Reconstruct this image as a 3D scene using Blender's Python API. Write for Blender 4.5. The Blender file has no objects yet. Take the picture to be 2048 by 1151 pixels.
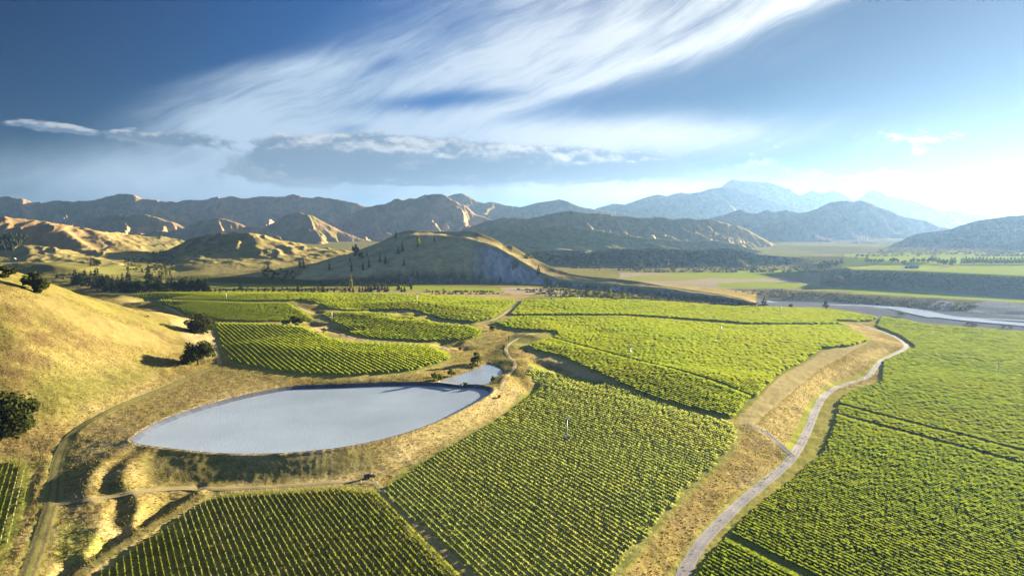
import bpy, math, random
import numpy as np
from mathutils import Vector, Matrix
from mathutils.geometry import delaunay_2d_cdt

random.seed(7)
RNG = np.random.default_rng(11)
S = bpy.context.scene
COL = S.collection
rad = math.radians

# ------------------------------------------------------------------ camera
F = 1384.0                      # focal length in pixels of the 2048 px wide photograph
CAM_H = 110.0                   # drone height above the vineyard plain
PITCH = math.atan((575.5 - 440.0) / F)
CP, SP = math.cos(PITCH), math.sin(PITCH)
cam_data = bpy.data.cameras.new('camera')
cam_data.sensor_width = 36.0
cam_data.lens = 36.0 * F / 2048.0
cam_data.clip_start = 1.0
cam_data.clip_end = 90000.0
cam = bpy.data.objects.new('camera', cam_data)
cam.location = (0, 0, CAM_H)
cam.rotation_euler = (math.pi / 2 - PITCH, 0, 0)
COL.objects.link(cam)
S.camera = cam

# ------------------------------------------------------------------ exposure
S.view_settings.view_transform = 'Standard'
S.view_settings.look = 'None'
S.view_settings.exposure = 2.6
S.view_settings.gamma = 1.0
S.view_settings.use_curve_mapping = False
S.cycles.max_bounces = 6
S.cycles.diffuse_bounces = 3
S.cycles.transmission_bounces = 4
S.cycles.volume_bounces = 0
S.cycles.use_denoising = True

# ------------------------------------------------------------------ sun
SUN_AZ, SUN_EL = rad(50.0), rad(10.0)       # azimuth clockwise from the view direction (+Y)
sun_data = bpy.data.lights.new('sun', 'SUN')
sun_data.energy = 5.0
sun_data.angle = rad(0.55)
sun_data.color = (1.0, 0.83, 0.60)
sun = bpy.data.objects.new('sun', sun_data)
SUN_DIR = Vector((math.sin(SUN_AZ) * math.cos(SUN_EL), math.cos(SUN_AZ) * math.cos(SUN_EL), math.sin(SUN_EL)))
sun.rotation_euler = (-SUN_DIR).to_track_quat('-Z', 'Y').to_euler()
sun.location = SUN_DIR * 500
COL.objects.link(sun)


# ------------------------------------------------------------------ photograph geometry
def ray(px, py):
    u = (px - 1024.0) / F
    v = (575.5 - py) / F
    return (u, CP + v * SP, -SP + v * CP)


def at_z(px, py, z):
    d = ray(px, py)
    t = (z - CAM_H) / d[2]
    return (d[0] * t, d[1] * t, z)


def at_y(px, py, Y):
    d = ray(px, py)
    t = Y / d[1]
    return (d[0] * t, Y, CAM_H + d[2] * t)


def project(P):
    """world points (n,3) -> pixel x, pixel y, depth"""
    x, y, z = P[:, 0], P[:, 1], P[:, 2] - CAM_H
    dep = y * CP - z * SP
    up = y * SP + z * CP
    dd = np.maximum(dep, 1e-3)
    return 1024 + F * x / dd, 575.5 - F * up / dd, dep


# ------------------------------------------------------------------ node helpers
class NT:
    def __init__(self, tree):
        self.t = tree
        self.n = tree.nodes
        self.l = tree.links

    def new(self, typ, **kw):
        nd = self.n.new(typ)
        for k, v in kw.items():
            setattr(nd, k, v)
        return nd

    def put(self, sock, v):
        if isinstance(v, bpy.types.NodeSocket):
            self.l.new(v, sock)
        elif isinstance(v, (tuple, list)):
            if len(v) == 3 and len(sock.default_value) == 4:
                v = (*v, 1.0)
            sock.default_value = v
        else:
            sock.default_value = v

    def m(self, op, a, b=0.0, c=0.0, clamp=False):
        nd = self.new('ShaderNodeMath', operation=op, use_clamp=clamp)
        self.put(nd.inputs[0], a)
        self.put(nd.inputs[1], b)
        self.put(nd.inputs[2], c)
        return nd.outputs[0]

    def vec(self, x, y, z=0.0):
        nd = self.new('ShaderNodeCombineXYZ')
        for i, v in enumerate((x, y, z)):
            self.put(nd.inputs[i], v)
        return nd.outputs[0]

    def sep(self, v):
        nd = self.new('ShaderNodeSeparateXYZ')
        self.put(nd.inputs[0], v)
        return nd.outputs

    def noise(self, vec, scale, detail=4.0, rough=0.55, dist=0.0, out='Fac', lac=2.0):
        nd = self.new('ShaderNodeTexNoise')
        self.put(nd.inputs['Vector'], vec)
        self.put(nd.inputs['Scale'], scale)
        self.put(nd.inputs['Detail'], detail)
        self.put(nd.inputs['Roughness'], rough)
        self.put(nd.inputs['Distortion'], dist)
        self.put(nd.inputs['Lacunarity'], lac)
        return nd.outputs[out]

    def ramp(self, v, lo, hi, a=0.0, b=1.0, smooth=True):
        nd = self.new('ShaderNodeMapRange')
        nd.interpolation_type = 'SMOOTHSTEP' if smooth else 'LINEAR'
        self.put(nd.inputs['Value'], v)
        self.put(nd.inputs['From Min'], lo)
        self.put(nd.inputs['From Max'], hi)
        self.put(nd.inputs['To Min'], a)
        self.put(nd.inputs['To Max'], b)
        return nd.outputs['Result']

    def mix(self, f, a, b, blend='MIX'):
        nd = self.new('ShaderNodeMix', data_type='RGBA', blend_type=blend)
        self.put(nd.inputs[0], f)
        self.put(nd.inputs[6], a)
        self.put(nd.inputs[7], b)
        return nd.outputs[2]

    def scale_col(self, c, f):
        nd = self.new('ShaderNodeVectorMath', operation='SCALE')
        self.put(nd.inputs[0], c)
        self.put(nd.inputs['Scale'], f)
        return nd.outputs[0]


# ------------------------------------------------------------------ world: Nishita sky under a cloud layer
def sky_xy(px, py):
    d = ray(px, py)
    return math.atan2(d[0], d[1]) * F, d[2] / math.hypot(d[0], d[1]) * F


def build_sky():
    w = bpy.data.worlds.new('World')
    S.world = w
    w.use_nodes = True
    nt = NT(w.node_tree)
    nt.n.clear()
    out = nt.new('ShaderNodeOutputWorld')
    bg = nt.new('ShaderNodeBackground')
    bg.inputs['Strength'].default_value = 0.05
    nt.l.new(bg.outputs[0], out.inputs['Surface'])
    sky = nt.new('ShaderNodeTexSky', sky_type='NISHITA')
    sky.sun_disc = False
    sky.sun_elevation = SUN_EL
    sky.sun_rotation = SUN_AZ
    sky.altitude = 300
    sky.air_density = 1.0
    sky.dust_density = 0.25
    sky.ozone_density = 2.0
    tc = nt.new('ShaderNodeTexCoord').outputs['Generated']
    x, y, z = nt.sep(tc)
    hyp = nt.m('SQRT', nt.m('ADD', nt.m('MULTIPLY', x, x), nt.m('MULTIPLY', y, y)))
    X = nt.m('MULTIPLY', nt.m('ARCTAN2', x, y), F)          # azimuth and elevation, in photograph pixels
    V = nt.m('MULTIPLY', nt.m('DIVIDE', z, nt.m('MAXIMUM', hyp, 0.02)), F)
    # angle to the sun
    dp = nt.new('ShaderNodeVectorMath', operation='DOT_PRODUCT')
    nt.put(dp.inputs[0], tc)
    dp.inputs[1].default_value = SUN_DIR
    cs = dp.outputs['Value']
    near_sun = nt.ramp(cs, 0.45, 1.0)

    def blob(p0, p1, width, amp, Vin=V, flat=2.0):
        a = sky_xy(*p0)
        b = sky_xy(*p1)
        cx, cy = (a[0] + b[0]) / 2, (a[1] + b[1]) / 2
        L = math.hypot(b[0] - a[0], b[1] - a[1])
        ux, uy = (b[0] - a[0]) / L, (b[1] - a[1]) / L
        dx = nt.m('SUBTRACT', X, cx)
        dy = nt.m('SUBTRACT', Vin, cy)
        s = nt.m('DIVIDE', nt.m('ADD', nt.m('MULTIPLY', dx, ux), nt.m('MULTIPLY', dy, uy)), L / 2)
        t = nt.m('DIVIDE', nt.m('SUBTRACT', nt.m('MULTIPLY', dy, ux), nt.m('MULTIPLY', dx, uy)), width / 2)
        r2 = nt.m('ADD', nt.m('POWER', nt.m('ABSOLUTE', s), flat), nt.m('POWER', nt.m('ABSOLUTE', t), 2.0))
        return nt.m('MULTIPLY', nt.m('EXPONENT', nt.m('MULTIPLY', r2, -1.0)), amp)

    def total(bl):
        r = bl[0]
        for q in bl[1:]:
            r = nt.m('ADD', r, q)
        return r

    # --- high cirrus: long streaks that rise towards the upper right
    ang = math.radians(24)
    wob = nt.m('MULTIPLY', nt.m('SUBTRACT', nt.noise(nt.vec(X, V), 0.0028, 3.0, 0.5), 0.5), 120.0)
    along = nt.m('ADD', nt.m('MULTIPLY', X, math.cos(ang)), nt.m('MULTIPLY', V, math.sin(ang)))
    across = nt.m('ADD', nt.m('SUBTRACT', nt.m('MULTIPLY', V, math.cos(ang)), nt.m('MULTIPLY', X, math.sin(ang))), wob)
    st = nt.noise(nt.vec(nt.m('MULTIPLY', along, 0.0019), nt.m('MULTIPLY', across, 0.0155)), 1.0, 8.0, 0.62, 0.5)
    st2 = nt.noise(nt.vec(nt.m('MULTIPLY', along, 0.006), nt.m('MULTIPLY', across, 0.045), 4.0), 1.0, 7.0, 0.66, 0.3)
    soft = nt.noise(nt.vec(X, V, 9.0), 0.0035, 5.0, 0.6, 0.6)
    # above the long diagonal lower edge the sky is veiled
    A, B = sky_xy(1090, 215), sky_xy(1720, -10)
    L = math.hypot(B[0] - A[0], B[1] - A[1])
    ex, ey = (B[0] - A[0]) / L, (B[1] - A[1]) / L
    edge = nt.m('SUBTRACT', nt.m('MULTIPLY', nt.m('SUBTRACT', V, A[1]), ex), nt.m('MULTIPLY', nt.m('SUBTRACT', X, A[0]), ey))
    edge = nt.m('ADD', edge, nt.m('MULTIPLY', wob, 0.22))
    veil = nt.m('MULTIPLY', nt.ramp(edge, -6.0, 30.0), nt.ramp(edge, 60.0, 430.0, 1.0, 0.62))
    veil = nt.m('MULTIPLY', veil, nt.ramp(X, -560.0, 200.0, 0.0, 1.0))
    cir = total([
        nt.m('MULTIPLY', veil, 0.66),
        blob((1130, 190), (1740, -30), 62, 0.5),
        blob((1150, 100), (1290, 45), 50, 0.45),
        blob((330, 240), (1130, 120), 170, 0.7),
        blob((260, 170), (760, 120), 60, 0.34),
        blob((800, 272), (1500, 258), 74, 0.4),
        blob((250, 225), (620, 240), 90, 0.45),
        blob((1000, 330), (1500, 290), 70, 0.25),
        blob((1500, 310), (2300, 300), 150, 0.2),
        blob((-200, 350), (900, 380), 110, 0.25),
        blob((900, 385), (1500, 380), 50, 0.50),
        blob((1250, 200), (1750, 40), 60, 0.16),
        blob((720, 214), (1050, 182), 40, -0.8),
        blob((730, 140), (810, 120), 26, -0.3),
        blob((650, 262), (740, 255), 22, -0.4),
        blob((-200, 60), (520, 40), 260, -0.5),
    ])
    cir = nt.m('MULTIPLY', cir, nt.ramp(st, 0.30, 0.70, 0.66, 1.38, False))
    cir = nt.m('ADD', cir, nt.m('MULTIPLY', nt.m('MULTIPLY', cir, nt.m('SUBTRACT', st2, 0.5)), 1.3))
    cir = nt.m('ADD', cir, nt.m('MULTIPLY', nt.m('MULTIPLY', cir, nt.m('SUBTRACT', soft, 0.5)), 1.0))
    # elsewhere on the sky (out of the frame) a thin broken veil goes on
    beyond = nt.m('MULTIPLY', nt.ramp(V, 520.0, 800.0), nt.ramp(st, 0.45, 0.75, 0.0, 0.2))
    side = nt.m('MULTIPLY', nt.ramp(nt.m('ABSOLUTE', X), 1150.0, 1700.0), nt.ramp(soft, 0.45, 0.75, 0.0, 0.4))
    cir = nt.m('MAXIMUM', cir, nt.m('MAXIMUM', beyond, side))
    low = total([
        blob((760, 276), (1520, 262), 80, 0.75),
        blob((-200, 345), (900, 378), 120, 0.62),
        blob((880, 378), (1560, 370), 60, 0.75),
        blob((380, 285), (760, 300), 70, 0.45),
    ])
    cir = nt.m('ADD', cir, nt.m('MULTIPLY', low, nt.ramp(soft, 0.3, 0.7, 0.55, 1.2, False)))
    mcir = nt.ramp(cir, 0.0, 1.1)

    # --- low cumulus bank: ragged top edge lit by the sun, blue grey base
    def bank(Vin):
        pv = nt.vec(nt.m('MULTIPLY', X, 0.0075), nt.m('MULTIPLY', Vin, 0.017), 2.0)
        n = nt.noise(pv, 1.0, 9.0, 0.62, 0.25)
        n2 = nt.noise(nt.vec(nt.m('MULTIPLY', X, 0.0022), nt.m('MULTIPLY', Vin, 0.010), 7.0), 1.0, 3.0, 0.5)
        n = nt.m('ADD', n, nt.m('MULTIPLY', nt.m('SUBTRACT', n2, 0.5), 0.7))
        n3 = nt.noise(nt.vec(nt.m('MULTIPLY', X, 0.030), nt.m('MULTIPLY', Vin, 0.055), 5.0), 1.0, 5.0, 0.6)
        n = nt.m('ADD', n, nt.m('MULTIPLY', nt.m('SUBTRACT', n3, 0.5), 0.45))
        d = total([
            blob((-20, 238), (190, 262), 26, 1.1, Vin),
            blob((170, 254), (480, 284), 40, 1.2, Vin),
            blob((480, 296), (900, 302), 62, 1.35, Vin),
            blob((600, 322), (1180, 335), 84, 1.55, Vin),
            blob((1050, 318), (1440, 346), 62, 1.3, Vin),
            blob((380, 345), (720, 362), 50, 0.55, Vin),
            blob((60, 360), (420, 365), 30, 0.35, Vin),
            blob((1470, 342), (1640, 346), 46, 0.95, Vin),
            blob((1640, 348), (1900, 372), 48, 0.85, Vin),
            blob((1880, 372), (2020, 378), 24, 0.5, Vin),
            blob((740, 366), (900, 368), 10, 0.6, Vin),
            blob((-1500, 320), (-400, 300), 60, 0.9, Vin),
        ])
        return nt.m('ADD', d, nt.m('MULTIPLY', nt.m('SUBTRACT', n, 0.5), 2.1)), n
    d0, n0 = bank(V)
    d1, _ = bank(nt.m('ADD', V, 9.0))
    mcum = nt.ramp(d0, 0.47, 0.80)
    lit = nt.ramp(nt.m('SUBTRACT', d0, d1), 0.12, 0.75)
    thin = nt.ramp(d0, 0.45, 1.0, 1.0, 0.0)
    lit = nt.m('MAXIMUM', lit, nt.m('MULTIPLY', thin, 0.3))
    lit = nt.m('MAXIMUM', lit, nt.ramp(X, 450.0, 700.0, 0.0, 0.8))

    skyc = nt.mix(1.0, sky.outputs[0], nt.mix(nt.ramp(cs, 0.55, 0.98), SKY_TINT, SKY_TINT_SUN), 'MULTIPLY')
    dark = nt.ramp(nt.m('ABSOLUTE', nt.m('ADD', cs, 0.02)), 0.02, 0.70, SKY_DARK, 1.0)        # deepest blue at a right angle to the sun
    skyc = nt.scale_col(skyc, nt.m('MULTIPLY', dark, nt.ramp(cs, 0.45, 0.95, 0.9, 0.45)))
    cc = nt.mix(near_sun, CIR_FAR, CIR_NEAR)
    c1 = nt.mix(mcir, skyc, cc)
    lit = nt.m('ADD', lit, nt.ramp(n0, 0.45, 0.75, -0.12, 0.42, False), clamp=True)
    kc = nt.mix(lit, nt.mix(near_sun, CUM_BASE_FAR, CUM_BASE_NEAR), nt.mix(near_sun, CUM_TOP_FAR, CUM_TOP_NEAR))
    c2 = nt.mix(nt.m('MULTIPLY', mcum, 0.92), c1, kc)
    nt.l.new(c2, bg.inputs['Color'])


SKY_TINT = (0.035, 0.185, 0.43)
SKY_TINT_SUN = (0.165, 0.24, 0.37)
SKY_DARK = 0.34
CIR_FAR, CIR_NEAR = (1.7, 2.15, 2.7), (3.4, 3.4, 3.3)
CUM_BASE_FAR, CUM_BASE_NEAR = (0.60, 0.90, 1.30), (1.1, 1.35, 1.65)
CUM_TOP_FAR, CUM_TOP_NEAR = (2.2, 2.3, 2.4), (3.6, 3.5, 3.3)
build_sky()
# ------------------------------------------------------------------ numpy noise
def _hash(ix, iy, seed):
    h = (ix.astype(np.int64) * 374761393 + iy.astype(np.int64) * 668265263 + seed * 974634721) & 0x7fffffff
    h = ((h ^ (h >> 13)) * 1274126177) & 0x7fffffff
    h = (h ^ (h >> 16)) & 0xffff
    return h / 65535.0 * (2 * math.pi)


def perlin(x, y, seed=0):
    x = np.asarray(x, dtype=np.float64)
    y = np.asarray(y, dtype=np.float64)
    ix, iy = np.floor(x), np.floor(y)
    fx, fy = x - ix, y - iy
    ux, uy = fx * fx * fx * (fx * (fx * 6 - 15) + 10), fy * fy * fy * (fy * (fy * 6 - 15) + 10)

    def g(dx, dy):
        a = _hash(ix + dx, iy + dy, seed)
        return np.cos(a) * (fx - dx) + np.sin(a) * (fy - dy)
    n0 = g(0, 0) * (1 - ux) + g(1, 0) * ux
    n1 = g(0, 1) * (1 - ux) + g(1, 1) * ux
    return (n0 * (1 - uy) + n1 * uy) * 1.45


def fbm(x, y, octv=4, seed=0, gain=0.5):
    r, a, f, tot = 0.0, 1.0, 1.0, 0.0
    for o in range(octv):
        r = r + a * perlin(np.asarray(x) * f + 13.7 * o, np.asarray(y) * f - 7.3 * o, seed + o)
        tot += a
        a *= gain
        f *= 2.03
    return r / tot


def ridged(x, y, octv=4, seed=0, gain=0.5):
    r, a, f, tot = 0.0, 1.0, 1.0, 0.0
    w = 1.0
    for o in range(octv):
        n = 1.0 - np.abs(perlin(np.asarray(x) * f + 5.1 * o, np.asarray(y) * f + 3.3 * o, seed + o)) * 1.3
        n = np.clip(n, 0, 1) ** 1.6
        r = r + a * n * w
        tot += a
        w = np.clip(n * 1.3, 0, 1)
        a *= gain
        f *= 2.07
    return r / tot


def sstep(v, lo, hi):
    t = np.clip((v - lo) / (hi - lo), 0, 1)
    return t * t * (3 - 2 * t)


# ------------------------------------------------------------------ mesh / object helpers
def np_mesh(name, verts, faces, smooth=True, attrs=None):
    """verts (n,3); faces (m,3) or (m,4) numpy arrays; attrs {name: (n,4) colour or (n,) float}"""
    me = bpy.data.meshes.new(name)
    verts = np.asarray(verts, dtype=np.float32)
    faces = np.asarray(faces, dtype=np.int32)
    k = faces.shape[1]
    me.vertices.add(len(verts))
    me.vertices.foreach_set('co', verts.ravel())
    me.loops.add(faces.size)
    me.loops.foreach_set('vertex_index', faces.ravel())
    me.polygons.add(len(faces))
    me.polygons.foreach_set('loop_start', np.arange(len(faces), dtype=np.int32) * k)
    me.polygons.foreach_set('loop_total', np.full(len(faces), k, dtype=np.int32))
    me.update(calc_edges=True)
    me.polygons.foreach_set('use_smooth', np.full(len(faces), smooth, dtype=bool))
    for an, av in (attrs or {}).items():
        if av.ndim == 2:
            at = me.attributes.new(an, 'FLOAT_COLOR', 'POINT')
            c4 = np.ones((len(verts), 4), dtype=np.float32)
            c4[:, :3] = av[:, :3]
            at.data.foreach_set('color', c4.ravel())
        else:
            at = me.attributes.new(an, 'FLOAT', 'POINT')
            at.data.foreach_set('value', av.astype(np.float32).ravel())
    return me


def link(name, me, mat=None, parent=None, loc=None, rz=0.0, scale=None):
    o = bpy.data.objects.new(name, me)
    if mat is not None and me is not None and len(me.materials) == 0:
        me.materials.append(mat)
    if loc is not None:
        o.location = loc
    if rz:
        o.rotation_euler = (0, 0, rz)
    if scale is not None:
        o.scale = scale if isinstance(scale, tuple) else (scale,) * 3
    o.parent = parent
    COL.objects.link(o)
    return o


def tag(o, label, cat, group=None):
    o['label'] = label
    o['category'] = cat
    if group:
        o['group'] = group
    return o


def kind(o, k, label=None):
    o['kind'] = k
    if label:
        o['label'] = label
    return o


class MB:
    """collects plain shapes into one mesh"""

    def __init__(self):
        self.v, self.f = [], []

    def add(self, vs, fs):
        b = len(self.v)
        self.v += [tuple(q) for q in vs]
        self.f += [tuple(i + b for i in q) for q in fs]

    def box(self, c, s, rz=0.0, taper=1.0):
        x, y, z = s[0] / 2, s[1] / 2, s[2] / 2
        vs = []
        for k, t in ((-1, 1.0), (1, taper)):
            for a, b in ((-1, -1), (1, -1), (1, 1), (-1, 1)):
                px, py = a * x * t, b * y * t
                vs.append((c[0] + px * math.cos(rz) - py * math.sin(rz), c[1] + px * math.sin(rz) + py * math.cos(rz), c[2] + k * z))
        self.add(vs, [(3, 2, 1, 0), (4, 5, 6, 7), (0, 1, 5, 4), (1, 2, 6, 5), (2, 3, 7, 6), (3, 0, 4, 7)])

    def tube(self, p0, p1, r0, r1, n=8, caps=True):
        p0, p1 = Vector(p0), Vector(p1)
        d = (p1 - p0).normalized()
        a = d.orthogonal().normalized()
        b = d.cross(a)
        vs = []
        for p, r in ((p0, r0), (p1, r1)):
            for i in range(n):
                t = 2 * math.pi * i / n
                vs.append(p + a * (r * math.cos(t)) + b * (r * math.sin(t)))
        fs = [(i, (i + 1) % n, n + (i + 1) % n, n + i) for i in range(n)]
        if caps:
            fs += [tuple(range(n - 1, -1, -1)), tuple(range(n, 2 * n))]
        self.add(vs, fs)

    def prism(self, prof, y0, y1):
        """profile of (x, z) extruded along y"""
        n = len(prof)
        vs = [(x, y0, z) for x, z in prof] + [(x, y1, z) for x, z in prof]
        fs = [(i, (i + 1) % n, n + (i + 1) % n, n + i) for i in range(n)] + [tuple(range(n - 1, -1, -1)), tuple(range(n, 2 * n))]
        self.add(vs, fs)

    def mesh(self, name, smooth=False):
        me = bpy.data.meshes.new(name)
        me.from_pydata(self.v, [], self.f)
        me.update()
        if smooth:
            me.polygons.foreach_set('use_smooth', [True] * len(me.polygons))
        return me

    def build(self, name, mat, parent=None, smooth=False, **kw):
        return link(name, self.mesh(name, smooth), mat, parent, **kw)


# ------------------------------------------------------------------ materials
def simple_mat(name, col, rough=0.7, metal=0.0, var=0.12, scale=3.0, spec=0.3):
    m = bpy.data.materials.new(name)
    m.use_nodes = True
    nt = NT(m.node_tree)
    b = nt.n['Principled BSDF']
    n = nt.noise(nt.new('ShaderNodeTexCoord').outputs['Object'], scale, 4.0)
    c = nt.mix(n, tuple(max(0, q * (1 - 2 * var)) for q in col), tuple(min(1, q * (1 + 2 * var)) for q in col))
    nt.l.new(c, b.inputs['Base Color'])
    b.inputs['Roughness'].default_value = rough
    b.inputs['Metallic'].default_value = metal
    b.inputs['Specular IOR Level'].default_value = spec
    return m


def land_mat(name, fine=((0.9, 0.5), (0.22, 0.5)), bump=0.35, bump_scale=0.35, bump_dist=0.8):
    """land cover: base colour from the mesh's 'cover' attribute, broken up by noise; bumped by 'rough'"""
    m = bpy.data.materials.new(name)
    m.use_nodes = True
    nt = NT(m.node_tree)
    b = nt.n['Principled BSDF']
    b.inputs['Roughness'].default_value = 0.95
    b.inputs['Specular IOR Level'].default_value = 0.0
    pos = nt.new('ShaderNodeNewGeometry').outputs['Position']
    cov = nt.new('ShaderNodeAttribute', attribute_name='cover').outputs['Color']
    rgh = nt.new('ShaderNodeAttribute', attribute_name='rough').outputs['Fac']
    k = None
    for sc, am in fine:
        n = nt.noise(pos, sc, 3.0, 0.6)
        t = nt.m('ADD', 1.0, nt.m('MULTIPLY', nt.m('SUBTRACT', n, 0.5), nt.m('MULTIPLY', rgh, am * 3.2)))
        k = t if k is None else nt.m('MULTIPLY', k, t)
    k = nt.m('MAXIMUM', k, 0.25)
    nt.l.new(nt.scale_col(cov, k), b.inputs['Base Color'])
    if bump > 0:
        bn = nt.new('ShaderNodeBump')
        bn.inputs['Strength'].default_value = 1.0
        nt.put(bn.inputs['Distance'], nt.m('MULTIPLY', rgh, bump_dist))
        h = nt.m('ADD', nt.noise(pos, bump_scale, 5.0, 0.62), nt.m('MULTIPLY', nt.noise(pos, bump_scale * 4, 3.0, 0.6), 0.4))
        nt.l.new(nt.m('MULTIPLY', h, bump), bn.inputs['Height'])
        nt.l.new(bn.outputs[0], b.inputs['Normal'])
    return m


def leaf_mat(name, c0, c1, trans=0.45, scale=0.35, scale2=2.5, warm=(0.2, 0.17, 0.03)):
    m = bpy.data.materials.new(name)
    m.use_nodes = True
    nt = NT(m.node_tree)
    nt.n.clear()
    out = nt.new('ShaderNodeOutputMaterial')
    pos = nt.new('ShaderNodeNewGeometry').outputs['Position']
    n1 = nt.ramp(nt.noise(pos, scale, 3.0, 0.6), 0.3, 0.7)
    n2 = nt.ramp(nt.noise(pos, scale2, 2.0, 0.6), 0.58, 0.75)
    n3 = nt.ramp(nt.noise(pos, 0.012, 3.0, 0.5), 0.35, 0.65)
    c = nt.mix(n1, c0, c1)
    c = nt.mix(nt.m('MULTIPLY', n2, 0.5), c, warm)
    c = nt.mix(nt.m('MULTIPLY', n3, 0.35), c, tuple(0.5 * (a + b) for a, b in zip(c1, warm)))
    d = nt.new('ShaderNodeBsdfDiffuse')
    t = nt.new('ShaderNodeBsdfTranslucent')
    nt.l.new(c, d.inputs['Color'])
    nt.l.new(nt.mix(1.0, c, (1.38, 1.45, 0.62), 'MULTIPLY'), t.inputs['Color'])
    mx = nt.new('ShaderNodeMixShader')
    mx.inputs[0].default_value = trans
    nt.l.new(d.outputs[0], mx.inputs[1])
    nt.l.new(t.outputs[0], mx.inputs[2])
    nt.l.new(mx.outputs[0], out.inputs['Surface'])
    return m


def in_poly(px, py, poly):
    poly = np.asarray(poly, dtype=np.float64)
    inside = np.zeros(px.shape, dtype=bool)
    m = (px >= poly[:, 0].min()) & (px <= poly[:, 0].max()) & (py >= poly[:, 1].min()) & (py <= poly[:, 1].max())
    if not m.any():
        return inside
    x, y = px[m], py[m]
    r = np.zeros(x.shape, dtype=bool)
    n = len(poly)
    for i in range(n):
        x0, y0 = poly[i]
        x1, y1 = poly[(i + 1) % n]
        if y0 == y1:
            continue
        c = ((y0 > y) != (y1 > y)) & (x < (x1 - x0) * (y - y0) / (y1 - y0) + x0)
        r ^= c
    inside[m] = r
    return inside


def dense(pts, step):
    """densify a polyline of tuples linearly (first two entries are pixels)"""
    out = []
    for a, b in zip(pts[:-1], pts[1:]):
        n = max(1, int(math.hypot(b[0] - a[0], b[1] - a[1]) / step))
        for i in range(n):
            t = i / n
            out.append(tuple(p + (q - p) * t for p, q in zip(a, b)))
    out.append(tuple(pts[-1]))
    return out


def smooth_line(pts, it=2):
    for _ in range(it):
        o = [pts[0]]
        for a, b in zip(pts[:-1], pts[1:]):
            o.append(tuple(p * .75 + q * .25 for p, q in zip(a, b)))
            o.append(tuple(p * .25 + q * .75 for p, q in zip(a, b)))
        o.append(pts[-1])
        pts = o
    return pts


# ------------------------------------------------------------------ the ground: survey lines of the near land
# each line: (px, py, z) points whose world position is where that sight line meets height z
PTS = []
ZS = 0.70                       # the surveyed relief of the near land, eased


def L_z(*pts, step=14):
    for p in dense(list(pts), step):
        PTS.append(at_z(p[0], p[1], p[2] * ZS if p[2] > 0 and p[1] > 588 else p[2]))


def L_y(*pts, step=14):
    for p in dense(list(pts), step):
        PTS.append(at_y(*p))


def W(*pts):
    PTS.extend(pts)


# wide frame far beyond the picture
W((-160, 60, -2), (0, 60, -3), (160, 60, -7), (400, 60, -8), (-400, 60, 25), (-160, 120, 0), (0, 120, -2), (120, 120, -7))
W((700, 300, -8), (900, 600, -9), (1000, 750, -9), (1100, 800, -37), (1500, 1000, -37), (1500, 300, -10))
W((-600, 200, 70), (-900, 400, 110), (-700, 600, 90), (-900, 800, 60), (-560, 800, 12), (-470, 830, -2), (-420, 760, 2), (-340, 735, 4),
  (-560, 700, 40), (-1000, 1300, -10), (-650, 1000, -8), (-500, 950, -6), (-700, 1200, -8))
for a in (-52, -40, -30, -20, -10, 0, 10, 18, 26):
    for r, z in ((2400, -13), (3600, -16), (6500, -22), (14000, -30), (26000, -40)):
        W((r * math.tan(rad(a)), r, z))
for a in (30, 36, 42, 50):
    for r, z in ((2600, 8), (3600, 2), (6500, -15), (14000, -30), (26000, -40)):
        W((r * math.tan(rad(a)), r, z))

# left grass hill
L_y((-420, 430, 500), (-150, 480, 520), (0, 515, 540), (50, 528, 550), (100, 545, 560), (150, 567, 580), (200, 590, 600), (260, 612, 612), (330, 640, 625), (372, 655, 640))
L_y((-60, 550, 500), (0, 556, 500), (60, 579, 505), (130, 601, 520), (220, 631, 545), (290, 655, 570))
L_y((-380, 520, 400), (-120, 545, 425), (0, 570, 440), (60, 583, 450), (120, 600, 465), (180, 622, 480), (250, 648, 505), (320, 672, 535), (380, 692, 560))
L_y((-200, 680, 380), (0, 650, 395), (100, 650, 430), (200, 680, 455), (300, 703, 500), (370, 716, 535))
L_y((-150, 760, 350), (0, 740, 365), (100, 720, 400), (200, 740, 420))
L_y((-200, 830, 330), (0, 800, 350), (100, 800, 365))
L_z((-250, 930, 12), (0, 862, 8), (40, 862, 7.5), (110, 850, 6.5), (200, 795, 9), (300, 742, 9.5), (370, 722, 7.5))
L_z((-200, 1000, 2), (0, 905, 3), (60, 908, 2.5), (90, 930, 2))
L_z((430, 662, 8), (420, 690, 7.5), (428, 725, 6.5))
L_z((300, 775, 7), (250, 800, 6.5), (185, 840, 6), (150, 868, 5.5))
# farm track with the bank on its right
L_z((440, 728, 6), (330, 772, 6), (250, 803, 5.8), (180, 838, 5), (140, 868, 3.6), (118, 905, 2.4), (110, 950, 1.5), (106, 1000, 0.8), (92, 1040, 0.2), (78, 1090, -0.4), (55, 1151, -1), (20, 1250, -1.5))
L_z((345, 785, 6.4), (265, 815, 6.3), (195, 850, 5.6), (160, 880, 4.6), (146, 915, 3.5), (138, 940, 2.8))
L_z((92, 905, 4.6), (88, 940, 3.6), (78, 975, 2.2), (64, 1003, 0.8))
L_z((102, 910, 2.0), (100, 950, 1.2), (86, 990, .6))
L_z((72, 930, 1.6), (60, 990, 0.3), (40, 1060, -0.4), (0, 1151, -0.8), (-60, 1250, -1.5))
L_z((0, 940, 1.8), (-10, 1050, -0.5), (-150, 1151, -0.5))
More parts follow.
